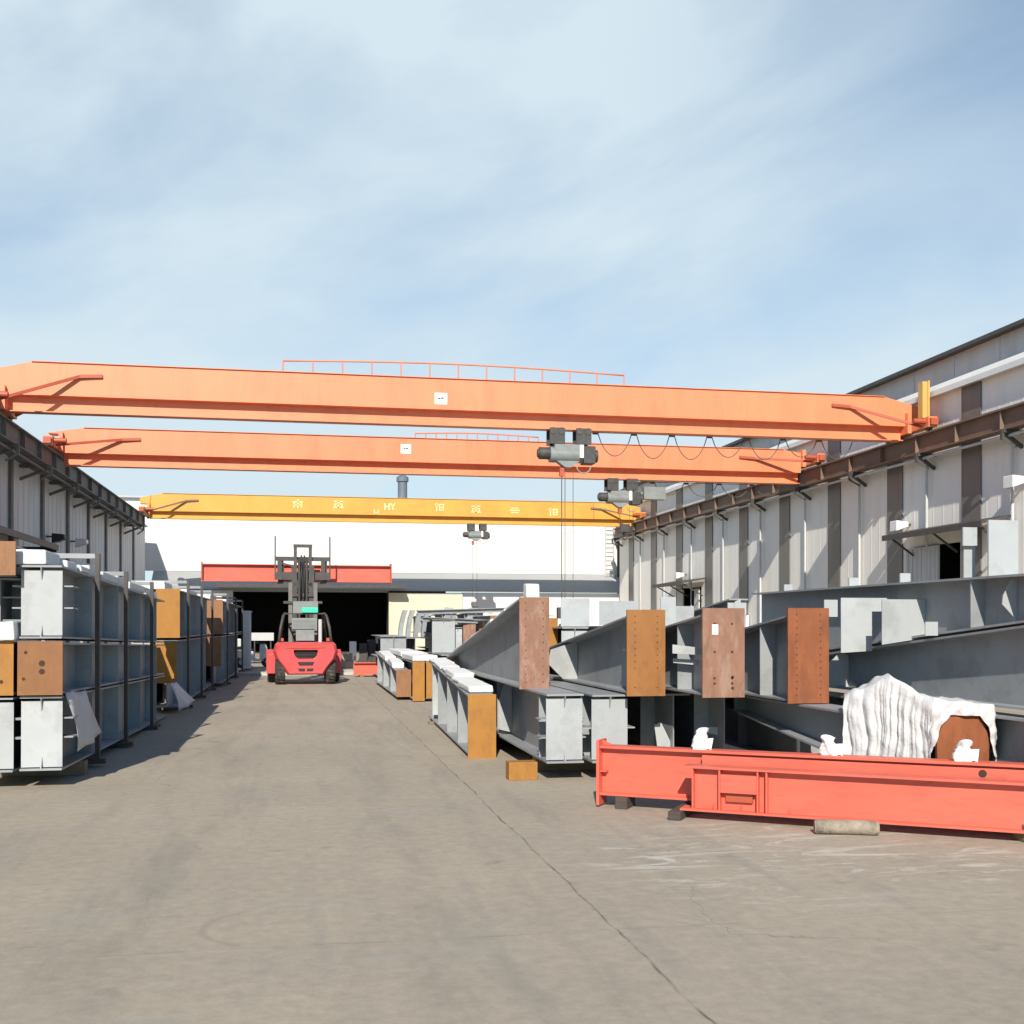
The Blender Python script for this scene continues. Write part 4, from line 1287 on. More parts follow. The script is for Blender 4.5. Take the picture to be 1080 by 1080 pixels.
# dark girder with pale top, J
girder('dark wide girder with a pale top behind the second right group', (2.95, 36.2, 0.75), 5, (0.72, 0.72), bw=0.85, stiff=(0.1,), group=IG)
girder('dark wide girder resting on the ground below the pale topped one', (2.95, 36.4, 0.1), 5, (0.63, 0.63), bw=0.8, group=IG)
# K: background stack
KG = 'girders in the background stack'
for i, (px, w_, z0, z1, m_, nm) in enumerate(((468, 0.75, 0.9, 2.0, None, 'wide grey ended girder at the left of the background stack'),
                                          (483, 0.30, 1.0, 1.75, None, 'narrow grey ended girder in the background stack'),
                                          (495, 0.42, 1.05, 1.85, 'worn_primer', 'girder with a pinkish brown end plate in the background stack'),
                                          (511, 0.38, 1.15, 1.95, 'rust_primer', 'girder with a reddish end plate in the background stack'),
                                          (521, 0.26, 1.75, 2.15, 'brown_primer', 'small brown ended girder at the right of the background stack'))):
    p = at_y(px, 660, 36 + 0.3 * i)
    girder(nm, (p.x, 36 + 0.3 * i, z0), 5.5, (z1 - z0, z1 - z0), bw=w_, plate=('inset',) if m_ is None else ('plate', m_, w_, 0, z1 - z0, []), group=KG)
for i, (px, z) in enumerate(((487, 0.55), (497, 0.12))):
    p = at_y(px, 660, 35)
    girder(('upper', 'lower')[i] + ' pale girder lying low in front of the background stack', (p.x, 35 - 0.4 * i, z), 5, (0.33, 0.33), bw=1.3, group=KG)
for i, (a, c, nm) in enumerate((((440, 646), (536, 643), 'grey bar lying across the top of the background stack'), ((445, 653), (520, 656), 'second grey bar lying across the background stack'))):
    P0, P1 = at_y(a[0], a[1], 35.8 + i), at_y(c[0], c[1], 36.4 + i)
    b = MB()
    P1r = P1 - P0
    b.bar((0, 0, 0.06), P1r + Vector((0, 0, 0.06)), 0.2, 0.025)
    b.bar((0, 0, -0.06), P1r + Vector((0, 0, -0.06)), 0.2, 0.025)
    b.bar((0, 0, 0), P1r, 0.02, 0.095)
    o = b.build('steel_beam', 'grey_paint_shaded', None, loc=P0)
    tag(o, nm, 'steel beam', 'bars across the background stack')
for i in range(4):
    p = at_y(424 + 8 * i, 660, 37.2 + 0.15 * i)
    t = thing('bent_plate', ('first', 'second', 'third', 'fourth')[i] + ' bent grey plate from the left leaning beside the background stack', 'steel plate', (p.x, p.y, 1.42), 0, 'bent plates by the background stack')
    b = MB()
    out = [(0.16 - 0.30 * (u ** 1.8) + 0.05, 0.92 * u * (1.02 if i else 0.95)) for u in [q / 8 for q in range(9)]]
    pts = [(x * -1 + 0.10, z) for x, z in out]
    left = [(-0.12 + 0.16 * (u / 8) ** 2, 0.9 * u / 8) for u in range(9)]
    right = [(x + 0.15, z) for x, z in left]
    b.prism(left + right[::-1], -0.01, 0.01, 'y')
    b.build('plate', 'grey_paint_shaded', t)
    b = MB()
    for u in range(8):
        b.bar((left[u][0], 0.06, left[u][1]), (left[u + 1][0], 0.06, left[u + 1][1]), 0.14, 0.016)
    b.build('edge_flange', 'grey_paint_shaded', t)
for i, (px, y_, z0, h_, w_, L_) in enumerate(((448, 39.5, 1.55, 0.62, 0.5, 4), (476, 40.2, 1.6, 0.7, 0.45, 5), (502, 41, 1.5, 0.8, 0.6, 5), (528, 39, 1.1, 0.7, 0.4, 5), (536, 37.2, 0.5, 0.6, 0.5, 4))):
    p = at_y(px, 660, y_)
    girder(('first', 'second', 'third', 'fourth', 'fifth')[i] + ' small grey girder from the left at the rear of the background stack', (p.x, y_, z0), L_, (h_, h_ * 0.9), bw=w_, stiff=(0.15, 1.0), gus=((0.3, [(-0.009, 0.1), (-w_ * 0.7, 0.15), (-w_ * 0.5, h_ * 0.8), (-0.009, h_ * 0.85)]),),
           cleats=((-0.12, 0.12, 0.3, h_, h_ + 0.16), (-0.1, 0.04, 1.2, h_ * 0.98, h_ + 0.2)), group=KG)
girder('dark girder carrying the bent plates left of the background stack', (at_y(438, 660, 37).x, 37, 0.7), 3.5, (0.7, 0.7), bw=1.1, group=KG)
girder('dark girder at the bottom left of the background stack', (at_y(440, 660, 36.8).x, 36.8, 0.08), 4, (0.6, 0.6), bw=1.0, group=KG)
girder('wide girder at the bottom of the background stack', (at_y(480, 660, 37.5).x, 37.5, 0.08), 4, (0.95, 0.95), bw=1.8, stiff=(0.2,), group=KG)

# ---- red stub and black fittings beyond the lane, left heap
p = ground_at(373, 714)
rs2 = thing('red_beam', 'short red beam lying across the lane end right of the forklift', 'steel beam', (p.x, p.y, 0.08), 0.05)
b = MB(); b.box(0, 1.25, -0.12, 0.12, 0.40, 0.43); b.build('top_flange', 'beam_red', rs2)
b = MB(); b.box(0, 1.25, -0.12, 0.12, 0, 0.03); b.build('bottom_flange', 'beam_red', rs2)
b = MB(); b.box(0, 1.25, -0.012, 0.012, 0.03, 0.40); b.build('web', 'beam_red', rs2)
b = MB(); b.box(0.2, 0.35, -0.15, 0.15, -0.08, -0.001); b.box(0.95, 1.1, -0.15, 0.15, -0.08, -0.001)
b.build('timber_foot', 'timber', rs2)
for i in range(3):
    q = at_y(383 + 9 * i, 700, p.y + 2.4 + 0.2 * i)
    t = thing('column_base', ('left', 'middle', 'right')[i] + ' black steel column base standing behind the short red beam', 'column base', (q.x, q.y, 0), 0.2 * i - 0.1, 'black column bases at the lane end')
    b = MB(); b.box(-0.28, 0.28, -0.28, 0.28, 0, 0.05); b.build('base_plate', 'dark_steel', t)
    b = MB(); b.box(-0.14, 0.14, -0.14, -0.12, 0.05, 1.15 + 0.12 * i); b.box(-0.14, 0.14, 0.12, 0.14, 0.05, 1.15 + 0.12 * i); b.box(-0.008, 0.008, -0.12, 0.12, 0.05, 1.15 + 0.12 * i); b.build('stanchion', 'dark_steel', t)
    for s in (-1, 1):
        b = MB(); b.prism([(s * 0.012, 0.051), (s * 0.25, 0.051), (s * 0.2, 0.5), (s * 0.012, 0.9)], -0.012, 0.012, 'y'); b.build('gusset', 'dark_steel', t)
q = ground_at(374, 707)
t = thing('bollard', 'small white topped post at the lane end beside the short red beam', 'bollard', (q.x, q.y + 1.5, 0))
b = MB(); b.box(-0.13, 0.13, -0.13, 0.13, 0, 0.55); b.build('post', 'block_stone', t, bevel=0.01)
b = MB(); b.box(-0.14, 0.14, -0.14, 0.14, 0.551, 1.15); b.build('cap', 'trim_white', t, bevel=0.02)
q = ground_at(364, 712)
for i in range(3):
    b = MB(); b.box(-0.35 + 0.03 * i, 0.33, -0.2, 0.2, 0.005, 0.255)
    o = b.build('concrete_block', 'block_stone', None, loc=(q.x, q.y + 0.8, 0.26 * i), bevel=0.015)
    tag(o, ('lowest', 'middle', 'topmost')[i] + ' concrete block of the small pile right of the forklift', 'block', 'concrete blocks at the lane end')

# scooter at the end of the left row
q = ground_at(268, 704)
sc = thing('motor_scooter', 'white motor scooter with dark wheels parked past the left row', 'scooter', (q.x, q.y, 0), R(-60))
for y_, nm in ((-0.62, 1), (0.62, 1)):
    b = MB(); b.cyl((-0.06, y_, 0.25), (0.06, y_, 0.25), 0.25, n=20); w = b.build('wheel', 'rubber', sc)
    b = MB(); b.cyl((-0.065, y_, 0.25), (0.065, y_, 0.25), 0.13, n=14); b.build('rim', 'parapet_grey', w)
b = MB(); b.prism([(-0.85, 0.45), (-0.55, 0.35), (-0.15, 0.30), (0.3, 0.28), (0.42, 0.30), (0.3, 0.36), (0.0, 0.40), (-0.1, 0.70), (-0.75, 0.78), (-0.95, 0.66)], -0.16, 0.16, 'x'); b.build('body', 'lamp_white', sc, bevel=0.03)
b = MB(); b.prism([(0.34, 0.34), (0.62, 0.52), (0.50, 0.95), (0.40, 1.02), (0.36, 0.95)], -0.2, 0.2, 'x'); b.build('leg_shield', 'lamp_white', sc, bevel=0.04)
b = MB(); b.prism([(-0.78, 0.79), (-0.05, 0.72), (-0.08, 0.80), (-0.4, 0.86), (-0.78, 0.88)], -0.14, 0.14, 'x'); b.build('seat', 'black', sc, bevel=0.03)
b = MB(); b.cyl((0, 0.62, 0.25), (0, 0.40, 1.05), 0.035, n=8); b.tube([(-0.34, 0.3, 1.06), (-0.12, 0.4, 1.03), (0.12, 0.4, 1.03), (0.34, 0.3, 1.06)], 0.02); b.build('handlebar', 'dark_steel', sc)
b = MB(); b.cyl((0, 0.46, 0.96), (0, 0.55, 0.94), 0.08, n=12); b.build('headlight', 'glass_dark', sc)
b = MB(); b.box(-0.2, 0.2, -1.05, -0.7, 0.9, 1.25); b.build('top_box', 'lamp_white', sc, bevel=0.04)
q = at_y(277, 670, 58)
t = thing('signboard', 'grey blank signboard on legs inside the far doorway', 'board', (q.x, q.y, 0))
b = MB(); b.box(-0.55, 0.55, -0.03, 0.03, 1.05, 1.45); b.build('panel', 'parapet_grey', t)
for x in (-0.4, 0.4):
    b = MB(); b.box(x - 0.03, x + 0.03, -0.025, 0.025, 0, 1.049); b.build('leg', 'dark_steel', t)


# ------------------------------------------------------------------ bridge cranes
def crane(label, Y, zf, zwb, ztop, body, xl=-8.8, xr=20.6, rail_z=(8.1, 8.3), handrail=None, plate_px=None, festoon=None, post=False):
    """single girder bridge crane: box girder over a lower I beam, end carriages on both rails"""
    rt = thing('bridge_crane', label, 'crane', (5.9, Y, zf), 0, 'bridge cranes over the yard')
    P = lambda b, n_, m_, par=None: (loc_shift(b, rt), b.build(n_, m_, par or rt))[1]
    x0, x1 = xl - 0.25, xr + 0.2
    hw = 0.31
    # box girder, ends cut down
    lift = max(0.1, max(rail_z) + 0.52 - zwb)
    prof = [(x0, zwb + lift), (x0 + 0.45, zwb + lift), (x0 + 0.5, zwb), (x1 - 0.5, zwb), (x1 - 0.45, zwb + lift), (x1, zwb + lift), (x1, ztop - 0.34 + lift * 0.2), (x1 - 1.25, ztop), (x0 + 1.25, ztop), (x0, ztop - 0.34 + lift * 0.2)]
    b = MB(); b.prism(prof, Y - hw, Y + hw, 'y')
    xs_ = x0 + 2.2
    while xs_ < x1 - 2:
        b.box(xs_, xs_ + 0.025, Y - hw - 0.006, Y - hw, zwb + 0.02, ztop - 0.02)
        xs_ += 3.06
    b.box(x0 + 1.4, x1 - 1.4, Y - hw - 0.012, Y - hw, zwb + 0.002, zwb + 0.03)
    P(b, 'box_girder', body)
    b = MB(); b.box(x0 + 1.25, x1 - 1.25, Y - hw - 0.05, Y + hw + 0.05, ztop + 0.001, ztop + 0.02)
    P(b, 'top_plate', body)
    # recessed web and wide bottom flange of the track beam
    b = MB(); b.prism([(Y - 0.03, zwb - 0.001), (Y + 0.03, zwb - 0.001), (Y + 0.02, zwb - 0.10), (Y + 0.02, zf + 0.02), (Y - 0.02, zf + 0.02), (Y - 0.02, zwb - 0.10)], x0 + 0.5, x1 - 0.5, 'x')
    P(b, 'track_web', body)
    b = MB(); b.prism([(Y - 0.2, zf), (Y + 0.2, zf), (Y + 0.2, zf + 0.03), (Y + 0.03, zf + 0.06), (Y - 0.03, zf + 0.06), (Y - 0.2, zf + 0.03)], x0 + 0.5, x1 - 0.5, 'x')
    P(b, 'track_flange', body)
    for X, rz, s in ((xl, rail_z[0], 1), (xr, rail_z[1], -1)):
        b = MB()
        b.box(X - 0.16, X + 0.16, Y - 1.55, Y + 1.55, rz + 0.10, rz + 0.44)
        b.box(min(X + s * 0.161, X + s * 0.3), max(X + s * 0.161, X + s * 0.3), Y - 0.5, Y + 0.5, rz + 0.05, rz + 0.75)
        ec = P(b, 'end_carriage', body if X < 0 else body)
        for yy in (-1.3, 1.3):
            b = MB(); b.cyl((X - 0.06, Y + yy, rz + 0.17), (X + 0.06, Y + yy, rz + 0.17), 0.17, n=16); P(b, 'wheel', 'dark_steel', ec)
        b = MB(); b.box(X - 0.13, X + 0.13, Y - 1.66, Y - 1.551, rz + 0.16, rz + 0.38); P(b, 'buffer', 'crane_red', ec)
        b = MB(); b.cyl((X + s * 0.17, Y - 1.35, rz + 0.3), (X + s * 0.6, Y - 1.35, rz + 0.3), 0.09, n=12); P(b, 'drive_motor', 'crane_red', ec)
        for d_ in (-1, 1):
            b = MB()
            b.bar((X + s * 3.0, Y + d_ * (hw + 0.03), ztop - 0.36), (X + s * 2.35, Y + d_ * (hw + 0.06), ztop - 0.40), 0.08, 0.1)
            b.bar((X + s * 2.35, Y + d_ * (hw + 0.06), ztop - 0.40), (X + s * 0.2, Y + d_ * 1.2, rz + 0.16), 0.07, 0.09)
            P(b, 'knee_brace', 'crane_red' if body == 'crane_orange' else 'rail_steel')
    if handrail:
        a, c, hgt = handrail
        b = MB()
        n = 13
        pts = []
        for i in range(n):
            u = i / (n - 1)
            x = a + (c - a) * u
            zt_ = ztop + hgt * (0.82 + 0.18 * math.sin(u * math.pi))
            pts.append((x, Y + 0.75, zt_))
            b.cyl((x, Y + 0.75, ztop - 0.2), (x, Y + 0.75, zt_), 0.022, n=6)
        b.tube(pts, 0.028)
        P(b, 'handrail', body)
        b = MB(); b.box(a, c, Y + hw + 0.06, Y + 0.8, ztop - 0.24, ztop - 0.2); P(b, 'walkway', body)
    if plate_px:
        q = at_y(plate_px[0], plate_px[1], Y - hw)
        b = MB(); b.box(q.x - 0.2, q.x + 0.2, Y - hw - 0.012, Y - hw - 0.001, q.z - 0.18, q.z + 0.18)
        np_ = P(b, 'name_plate', 'sign_white')
        b = MB(); b.box(q.x - 0.09, q.x - 0.02, Y - hw - 0.016, Y - hw - 0.013, q.z - 0.02, q.z + 0.03); b.box(q.x + 0.0, q.x + 0.09, Y - hw - 0.016, Y - hw - 0.013, q.z - 0.005, q.z + 0.04)
        P(b, 'marking', 'dark_steel', np_)
    if festoon:
        xa, xb, zz_, n, sag, irr = festoon
        b = MB()
        b.cyl((xa - 0.6, Y + 0.24, zz_ + 0.03), (xb + 0.6, Y + 0.24, zz_ + 0.03), 0.012, n=6)
        rr = random.Random(5)
        x = xa
        w = (xb - xa) / n
        for i in range(n):
            g_ = w * (0.62 if irr else 0.8) * rr.uniform(0.85, 1.15)
            sg = sag * rr.uniform(0.8, 1.15)
            pts = [(x + (w - 0.18) * t_ / 12 + 0.09, Y + 0.24, zz_ - sg * (1 - (2 * t_ / 12 - 1) ** 2) ** 0.8) for t_ in range(13)]
            b.tube(pts, 0.016, 5)
            b.box(x - 0.10, x + 0.10, Y + 0.22, Y + 0.26, zz_ - 0.03, zz_ + 0.05)
            x += w
        P(b, 'festoon_cable', 'rope')
    if post:
        b = MB()
        b.box(xr - 0.20, xr - 0.02, Y - 1.25, Y - 0.97, rail_z[1] + 0.44, ztop + 0.36)
        b.box(xr - 0.019, xr + 0.04, Y - 1.29, Y - 0.93, rail_z[1] + 0.44, ztop + 0.39)
        P(b, 'warning_box', 'yellow_paint')
    return rt


Y1, Y2, Y3 = 35.4, 43.5, 67.3
c1 = crane('nearest orange bridge crane with a handrail, spanning the yard', Y1, 8.14, 8.62, 9.60, 'crane_orange',
           handrail=(at_y(298, 400, Y1).x, at_y(665, 400, Y1).x, 0.72), plate_px=(465, 420.5), festoon=(at_y(630, 455, Y1).x, at_y(905, 455, Y1).x, 8.12, 7, 0.68, True), post=True)
c2 = crane('second orange bridge crane behind the nearest one', Y2, 7.68, 8.12, 9.05, 'crane_orange',
           handrail=(at_y(440, 400, Y2).x, at_y(572, 400, Y2).x, 0.45), plate_px=(428, 473.5), festoon=(at_y(690, 500, Y2).x, at_y(830, 505, Y2).x, 7.62, 4, 0.45, True))
c3 = crane('far yellow bridge crane with pale lettering', Y3, 7.98, 8.40, 9.42, 'crane_yellow')
# knob marks on the girder web and pale lettering on the yellow girder (unreadable at this size: brush-like glyphs)
rr = random.Random(11)


def glyph(px, py, w, h, strokes, name='lettering'):
    q = at_y(px, py, Y3 - 0.31)
    b = MB()
    for (x0, x1, z0, z1) in strokes:
        b.box(q.x + (x0 - 0.5) * w, q.x + (x1 - 0.5) * w, Y3 - 0.322, Y3 - 0.311, q.z + (z0 - 0.5) * h, q.z + (z1 - 0.5) * h)
    loc_shift(b, c3)
    b.build(name, 'letter_pale', c3)


G1 = [(0.05, 0.95, 0.80, 0.92), (0.1, 0.9, 0.5, 0.6), (0.0, 1.0, 0.08, 0.2), (0.42, 0.56, 0.08, 0.98), (0.1, 0.22, 0.2, 0.5), (0.78, 0.9, 0.2, 0.5)]
G2 = [(0.0, 1.0, 0.62, 0.74), (0.15, 0.85, 0.3, 0.4), (0.45, 0.58, 0.0, 1.0), (0.1, 0.22, 0.0, 0.62), (0.8, 0.92, 0.0, 0.62)]
G3 = [(0.05, 0.45, 0.7, 0.82), (0.2, 0.32, 0.0, 1.0), (0.5, 0.62, 0.1, 0.9), (0.62, 1.0, 0.78, 0.9), (0.88, 1.0, 0.1, 0.78), (0.62, 0.88, 0.42, 0.52), (0.62, 0.88, 0.1, 0.2)]
for (px, py, G) in ((314, 531, G2), (357, 532, G1), (463, 535, G3), (502, 537, G1), (543, 538.5, [(0, 1, 0.45, 0.6), (0.1, 0.9, 0.75, 0.85), (0.1, 0.9, 0.2, 0.32)]), (583, 540, G3)):
    glyph(px, py, 0.6, 0.5, G)


def letters(txt, px, py, size):
    cu = bpy.data.curves.new('lettering', 'FONT')
    cu.body = txt
    cu.size = size
    cu.extrude = 0.005
    cu.offset = 0.015
    cu.align_x = 'CENTER'
    tmp = bpy.data.objects.new('tmp', cu)
    C.objects.link(tmp)
    bpy.context.view_layer.update()
    me = bpy.data.meshes.new_from_object(tmp)
    bpy.data.objects.remove(tmp)
    me.materials.clear(); me.materials.append(MATS['letter_pale'])
    q = at_y(px, py, Y3 - 0.318)
    o = bpy.data.objects.new('lettering', me)
    C.objects.link(o)
    o.parent = c3
    o.location = q - c3.location
    o.rotation_euler = (R(90), 0, 0)


letters('HY', 411, 537.5, 0.52)
letters('1-1', 397, 541.5, 0.30)
for px in (158, 627):
    q = at_y(px, 533, Y3 - 0.31)
    b = MB(); b.bar((q.x - 0.04, Y3 - 0.322, 8.40), (q.x + (0.06 if px < 300 else -0.06), Y3 - 0.322, 9.3), 0.04, 0.02); loc_shift(b, c3); b.build('joint_plate', 'rail_steel', c3)


def hoist(label, X, Y, zf, L, H, rope_bottom, ropes, body='hoist_grey', box_right=False, small=False):
    """electric wire rope hoist under a crane's track beam"""
    zf -= 0.14
    t = thing('electric_hoist', label, 'hoist', (X, Y, zf), 0, 'hoists under the cranes')
    s = H / 1.1
    for x in (-0.42, 0.42):                     # trolley side frames with wheels, on both sides of the flange
        b = MB()
        for y in (-0.26, 0.22):
            b.box(x * s - 0.24 * s, x * s + 0.24 * s, y, y + 0.05, -0.28 * s, 0.22 * s)
            for q in (-0.13, 0.13):
                b.cyl((x * s + q * s, y - 0.02, 0.12 * s), (x * s + q * s, y + 0.07, 0.12 * s), 0.11 * s, n=12)
        b.box(x * s - 0.08 * s, x * s + 0.08 * s, -0.21, 0.22, -0.30 * s, -0.22 * s)
        b.build('trolley', 'dark_steel', t)
    b = MB(); b.cyl((-0.62 * s, 0, -0.58 * s), (0.42 * s, 0, -0.58 * s), 0.25 * s, n=20)
    b.box(-0.50 * s, 0.40 * s, -0.24 * s, 0.24 * s, -0.60 * s, -0.28 * s); b.build('drum_housing', body, t, bevel=0.02)
    b = MB(); b.cyl((-0.95 * s, 0, -0.55 * s), (-0.62 * s, 0, -0.55 * s), 0.19 * s, n=16); b.cyl((-1.0 * s, 0, -0.55 * s), (-0.95 * s, 0, -0.55 * s), 0.13 * s, n=16); b.build('motor', 'dark_steel', t)
    b = MB(); b.box(0.42 * s, 0.80 * s, -0.24 * s, 0.24 * s, -0.86 * s, -0.32 * s); b.cyl((0.80 * s, 0, -0.6 * s), (0.9 * s, 0, -0.6 * s), 0.2 * s, n=16); b.build('gearbox', 'dark_steel', t, bevel=0.02)
    b = MB(); b.box(0.28 * s, 0.4 * s, -0.30 * s, -0.241 * s, -0.7 * s, -0.3 * s); b.build('control_panel', 'sign_white', t)
    b = MB(); b.prism([(-0.42 * s, -0.78 * s), (0.32 * s, -0.78 * s), (0.05 * s, -0.98 * s), (-0.15 * s, -0.98 * s)], -0.14 * s, 0.14 * s, 'y'); b.build('rope_guide', body, t)
    if box_right:
        b = MB(); b.box(0.95 * s, 1.9 * s, -0.2, 0.2, -0.62 * s, -0.10 * s); b.box(0.78 * s, 0.95 * s, -0.04, 0.04, -0.4 * s, -0.3 * s); b.build('electrical_box', body, t)
    b = MB()
    b.tube([(0.45 * s + 0.22 * s * math.cos(a), -0.1, -0.95 * s + 0.2 * s * math.sin(a)) for a in [math.pi + k_ * math.pi / 8 for k_ in range(9)]], 0.02)
    b.build('cable_loop', 'rope_pale', t)
    for (x, r) in ropes:
        b = MB(); b.cyl((x, 0, -0.95 * s), (x, 0, rope_bottom - zf), r, n=6); b.build('rope', 'rope', t)
    b = MB(); b.box(ropes[0][0] - 0.07, ropes[0][0] + 0.07, -0.07, 0.07, -1.25 * s, -0.99 * s); b.build('limit_switch', 'crane_red', t)
    # hook block at the rope end
    xm = sum(r_[0] for r_ in ropes[:2]) / 2
    zb_ = rope_bottom - zf
    b = MB(); b.box(xm - 0.2 * s, xm + 0.2 * s, -0.1 * s, 0.1 * s, zb_ - 0.35 * s, zb_); hb = b.build('hook_block', 'dark_steel', t, bevel=0.02)
    b = MB()
    b.tube([(xm, 0, zb_ - 0.35 * s)] + [(xm + 0.12 * s * math.sin(a), 0, zb_ - 0.52 * s + 0.12 * s * math.cos(a)) for a in [k_ * math.pi / 6 for k_ in range(0, 10)]], 0.035 * s, 8)
    b.build('hook', 'dark_steel', hb)
    return t


h1 = at_y(600, 455, Y1)
hoist('grey electric hoist hanging from the nearest orange crane', h1.x, Y1, 8.10, 1.77, 1.15, 2.4, ((-0.24, 0.016), (-0.13, 0.012), (0.14, 0.010)))
h2 = at_y(655, 505, Y2)
hoist('dark electric hoist with a side box under the second orange crane', h2.x, Y2, 7.64, 1.77, 1.05, 5.9, ((-0.05, 0.014), (0.35, 0.008)), box_right=True)
h3 = at_y(503, 551, Y3)
hoist('small electric hoist under the far yellow crane', h3.x, Y3, 7.95, 1.8, 0.95, 3.0, ((-0.25, 0.014), (0.0, 0.014)))

# ------------------------------------------------------------------ forklift
fk = thing('forklift', 'red forklift seen from behind with its mast raised in the lane', 'forklift', (0.16, 34.6, 0), R(2))
fk.scale = (1, 1, 1)
b = MB()
prof = [(-0.92, 1.22), (-0.84, 1.30), (0.84, 1.30), (0.92, 1.22), (0.97, 1.02), (0.90, 0.80), (0.66, 0.48), (0.55, 0.30), (-0.55, 0.30), (-0.66, 0.48), (-0.90, 0.80), (-0.97, 1.02)]
n = len(prof)
rings = []
for (y_, sc_, dz) in ((0.0, 0.90, 0.0), (0.10, 0.97, 0.0), (0.22, 1.0, 0.0), (0.75, 1.0, 0.0)):
    rings.append([(x * sc_, y_, 0.8 + (z - 0.8) * sc_) for x, z in prof])
q = [p for rg in rings for p in rg]
fs = [(i * n + k_, i * n + (k_ + 1) % n, (i + 1) * n + (k_ + 1) % n, (i + 1) * n + k_) for i in range(3) for k_ in range(n)]
fs += [tuple(range(3 * n, 4 * n))]
b.add(q, fs)
# rear face built round the grille opening
def ringpt(x, z):
    return (x * 0.90, 0.0, 0.8 + (z - 0.8) * 0.9)
outer = rings[0]
inner = [(-0.36, 0.02, 1.06), (-0.30, 0.02, 1.06), (0.30, 0.02, 1.06), (0.36, 0.02, 1.06), (0.35, 0.02, 0.98), (0.32, 0.02, 0.88), (0.26, 0.02, 0.82), (0.22, 0.02, 0.80), (-0.22, 0.02, 0.80), (-0.26, 0.02, 0.82), (-0.32, 0.02, 0.88), (-0.35, 0.02, 0.98)]
deep = [(x, 0.16, z) for x, _, z in inner]
b.add(outer + inner + deep, [(k_, (k_ + 1) % n, (k_ + 1) % n + n, k_ + n) for k_ in range(n)] + [(k_ + n, (k_ + 1) % n + n, (k_ + 1) % n + 2 * n, k_ + 2 * n) for k_ in range(n)])
b.add(deep, [tuple(range(n))], 1)
cw = b.build('counterweight', ['truck_red', 'black'], fk, bevel=0.015)
b = MB()
for i in range(5):
    b.box(-0.3, 0.3, 0.10, 0.13, 0.83 + i * 0.045, 0.845 + i * 0.045)
b.build('grille', 'dark_steel', cw)
b = MB(); b.prism([(-0.25, 0.70), (0.25, 0.70), (0.2, 0.60), (-0.2, 0.60)], -0.012, 0.03, 'y'); b.prism([(-0.24, 0.50), (-0.03, 0.50), (-0.03, 0.42), (-0.2, 0.42)], -0.012, 0.06, 'y'); b.prism([(0.24, 0.50), (0.03, 0.50), (0.03, 0.42), (0.2, 0.42)], -0.012, 0.06, 'y')
b.build('tow_slot', 'black', cw)
b = MB(); b.prism([(-0.62, 1.12), (0.62, 1.12), (0.6, 1.16), (-0.6, 1.16)], -0.004, 0.02, 'y'); b.build('trim_bar', 'crane_red', cw)
b = MB(); b.prism([(0.76, 0.45), (2.0, 0.45), (2.0, 1.15), (1.7, 1.22), (0.76, 1.28)], -0.55, 0.55, 'x'); b.build('chassis', 'truck_red', fk, bevel=0.03)
for s in (-1, 1):
    b = MB(); b.prism([(1.35, 0.40), (1.45, 0.92), (1.7, 1.04), (2.2, 1.04), (2.5, 0.75), (2.5, 0.66), (2.2, 0.92), (1.75, 0.92), (1.55, 0.80), (1.5, 0.40)], min(s * 0.62, s * 1.17), max(s * 0.62, s * 1.17), 'x')
    b.box(min(s * 0.66, s * 1.16), max(s * 0.66, s * 1.16), 1.32, 1.36, 0.30, 0.92)
    b.build('fender', 'truck_red', fk, bevel=0.015)


def wheel(par, x, y, r, w, s):
    b = MB()
    pr = [(0.55 * r, -w / 2), (0.93 * r, -w / 2), (r, -w * 0.36), (r, w * 0.36), (0.93 * r, w / 2), (0.55 * r, w / 2)]
    n_ = 28
    q_ = []
    for rad, xx in pr:
        for k__ in range(n_):
            a = 2 * math.pi * k__ / n_
            q_.append((x + xx, y + rad * math.cos(a), r + rad * math.sin(a)))
    b.add(q_, [(i * n_ + k__, i * n_ + (k__ + 1) % n_, (i + 1) * n_ + (k__ + 1) % n_, (i + 1) * n_ + k__) for i in range(5) for k__ in range(n_)], 0, True)
    for k__ in range(24):
        a = 2 * math.pi * k__ / 24
        c_, s_ = math.cos(a), math.sin(a)
        b.bar((x - w * 0.40, y + r * 1.0 * c_, r + r * 1.0 * s_), (x + w * 0.40, y + r * math.cos(a + 0.1), r + r * math.sin(a + 0.1)), 0.035, 0.02)
    tw = b.build('wheel', 'rubber', par)
    b = MB(); b.cyl((x - w * 0.42, y, r), (x + w * 0.42, y, r), 0.56 * r, n=20); b.build('rim', 'parapet_grey', tw)


for s in (-1, 1):
    wheel(fk, s * 0.76, 0.52, 0.40, 0.30, s)
    wheel(fk, s * 0.90, 1.95, 0.46, 0.46, s)
for s in (-1, 1):
    b = MB(); b.box(s * 0.72 - 0.07, s * 0.72 + 0.07, 0.60, 0.66, 1.32, 1.42); b.build('tail_lamp', 'crane_red', fk, bevel=0.01)
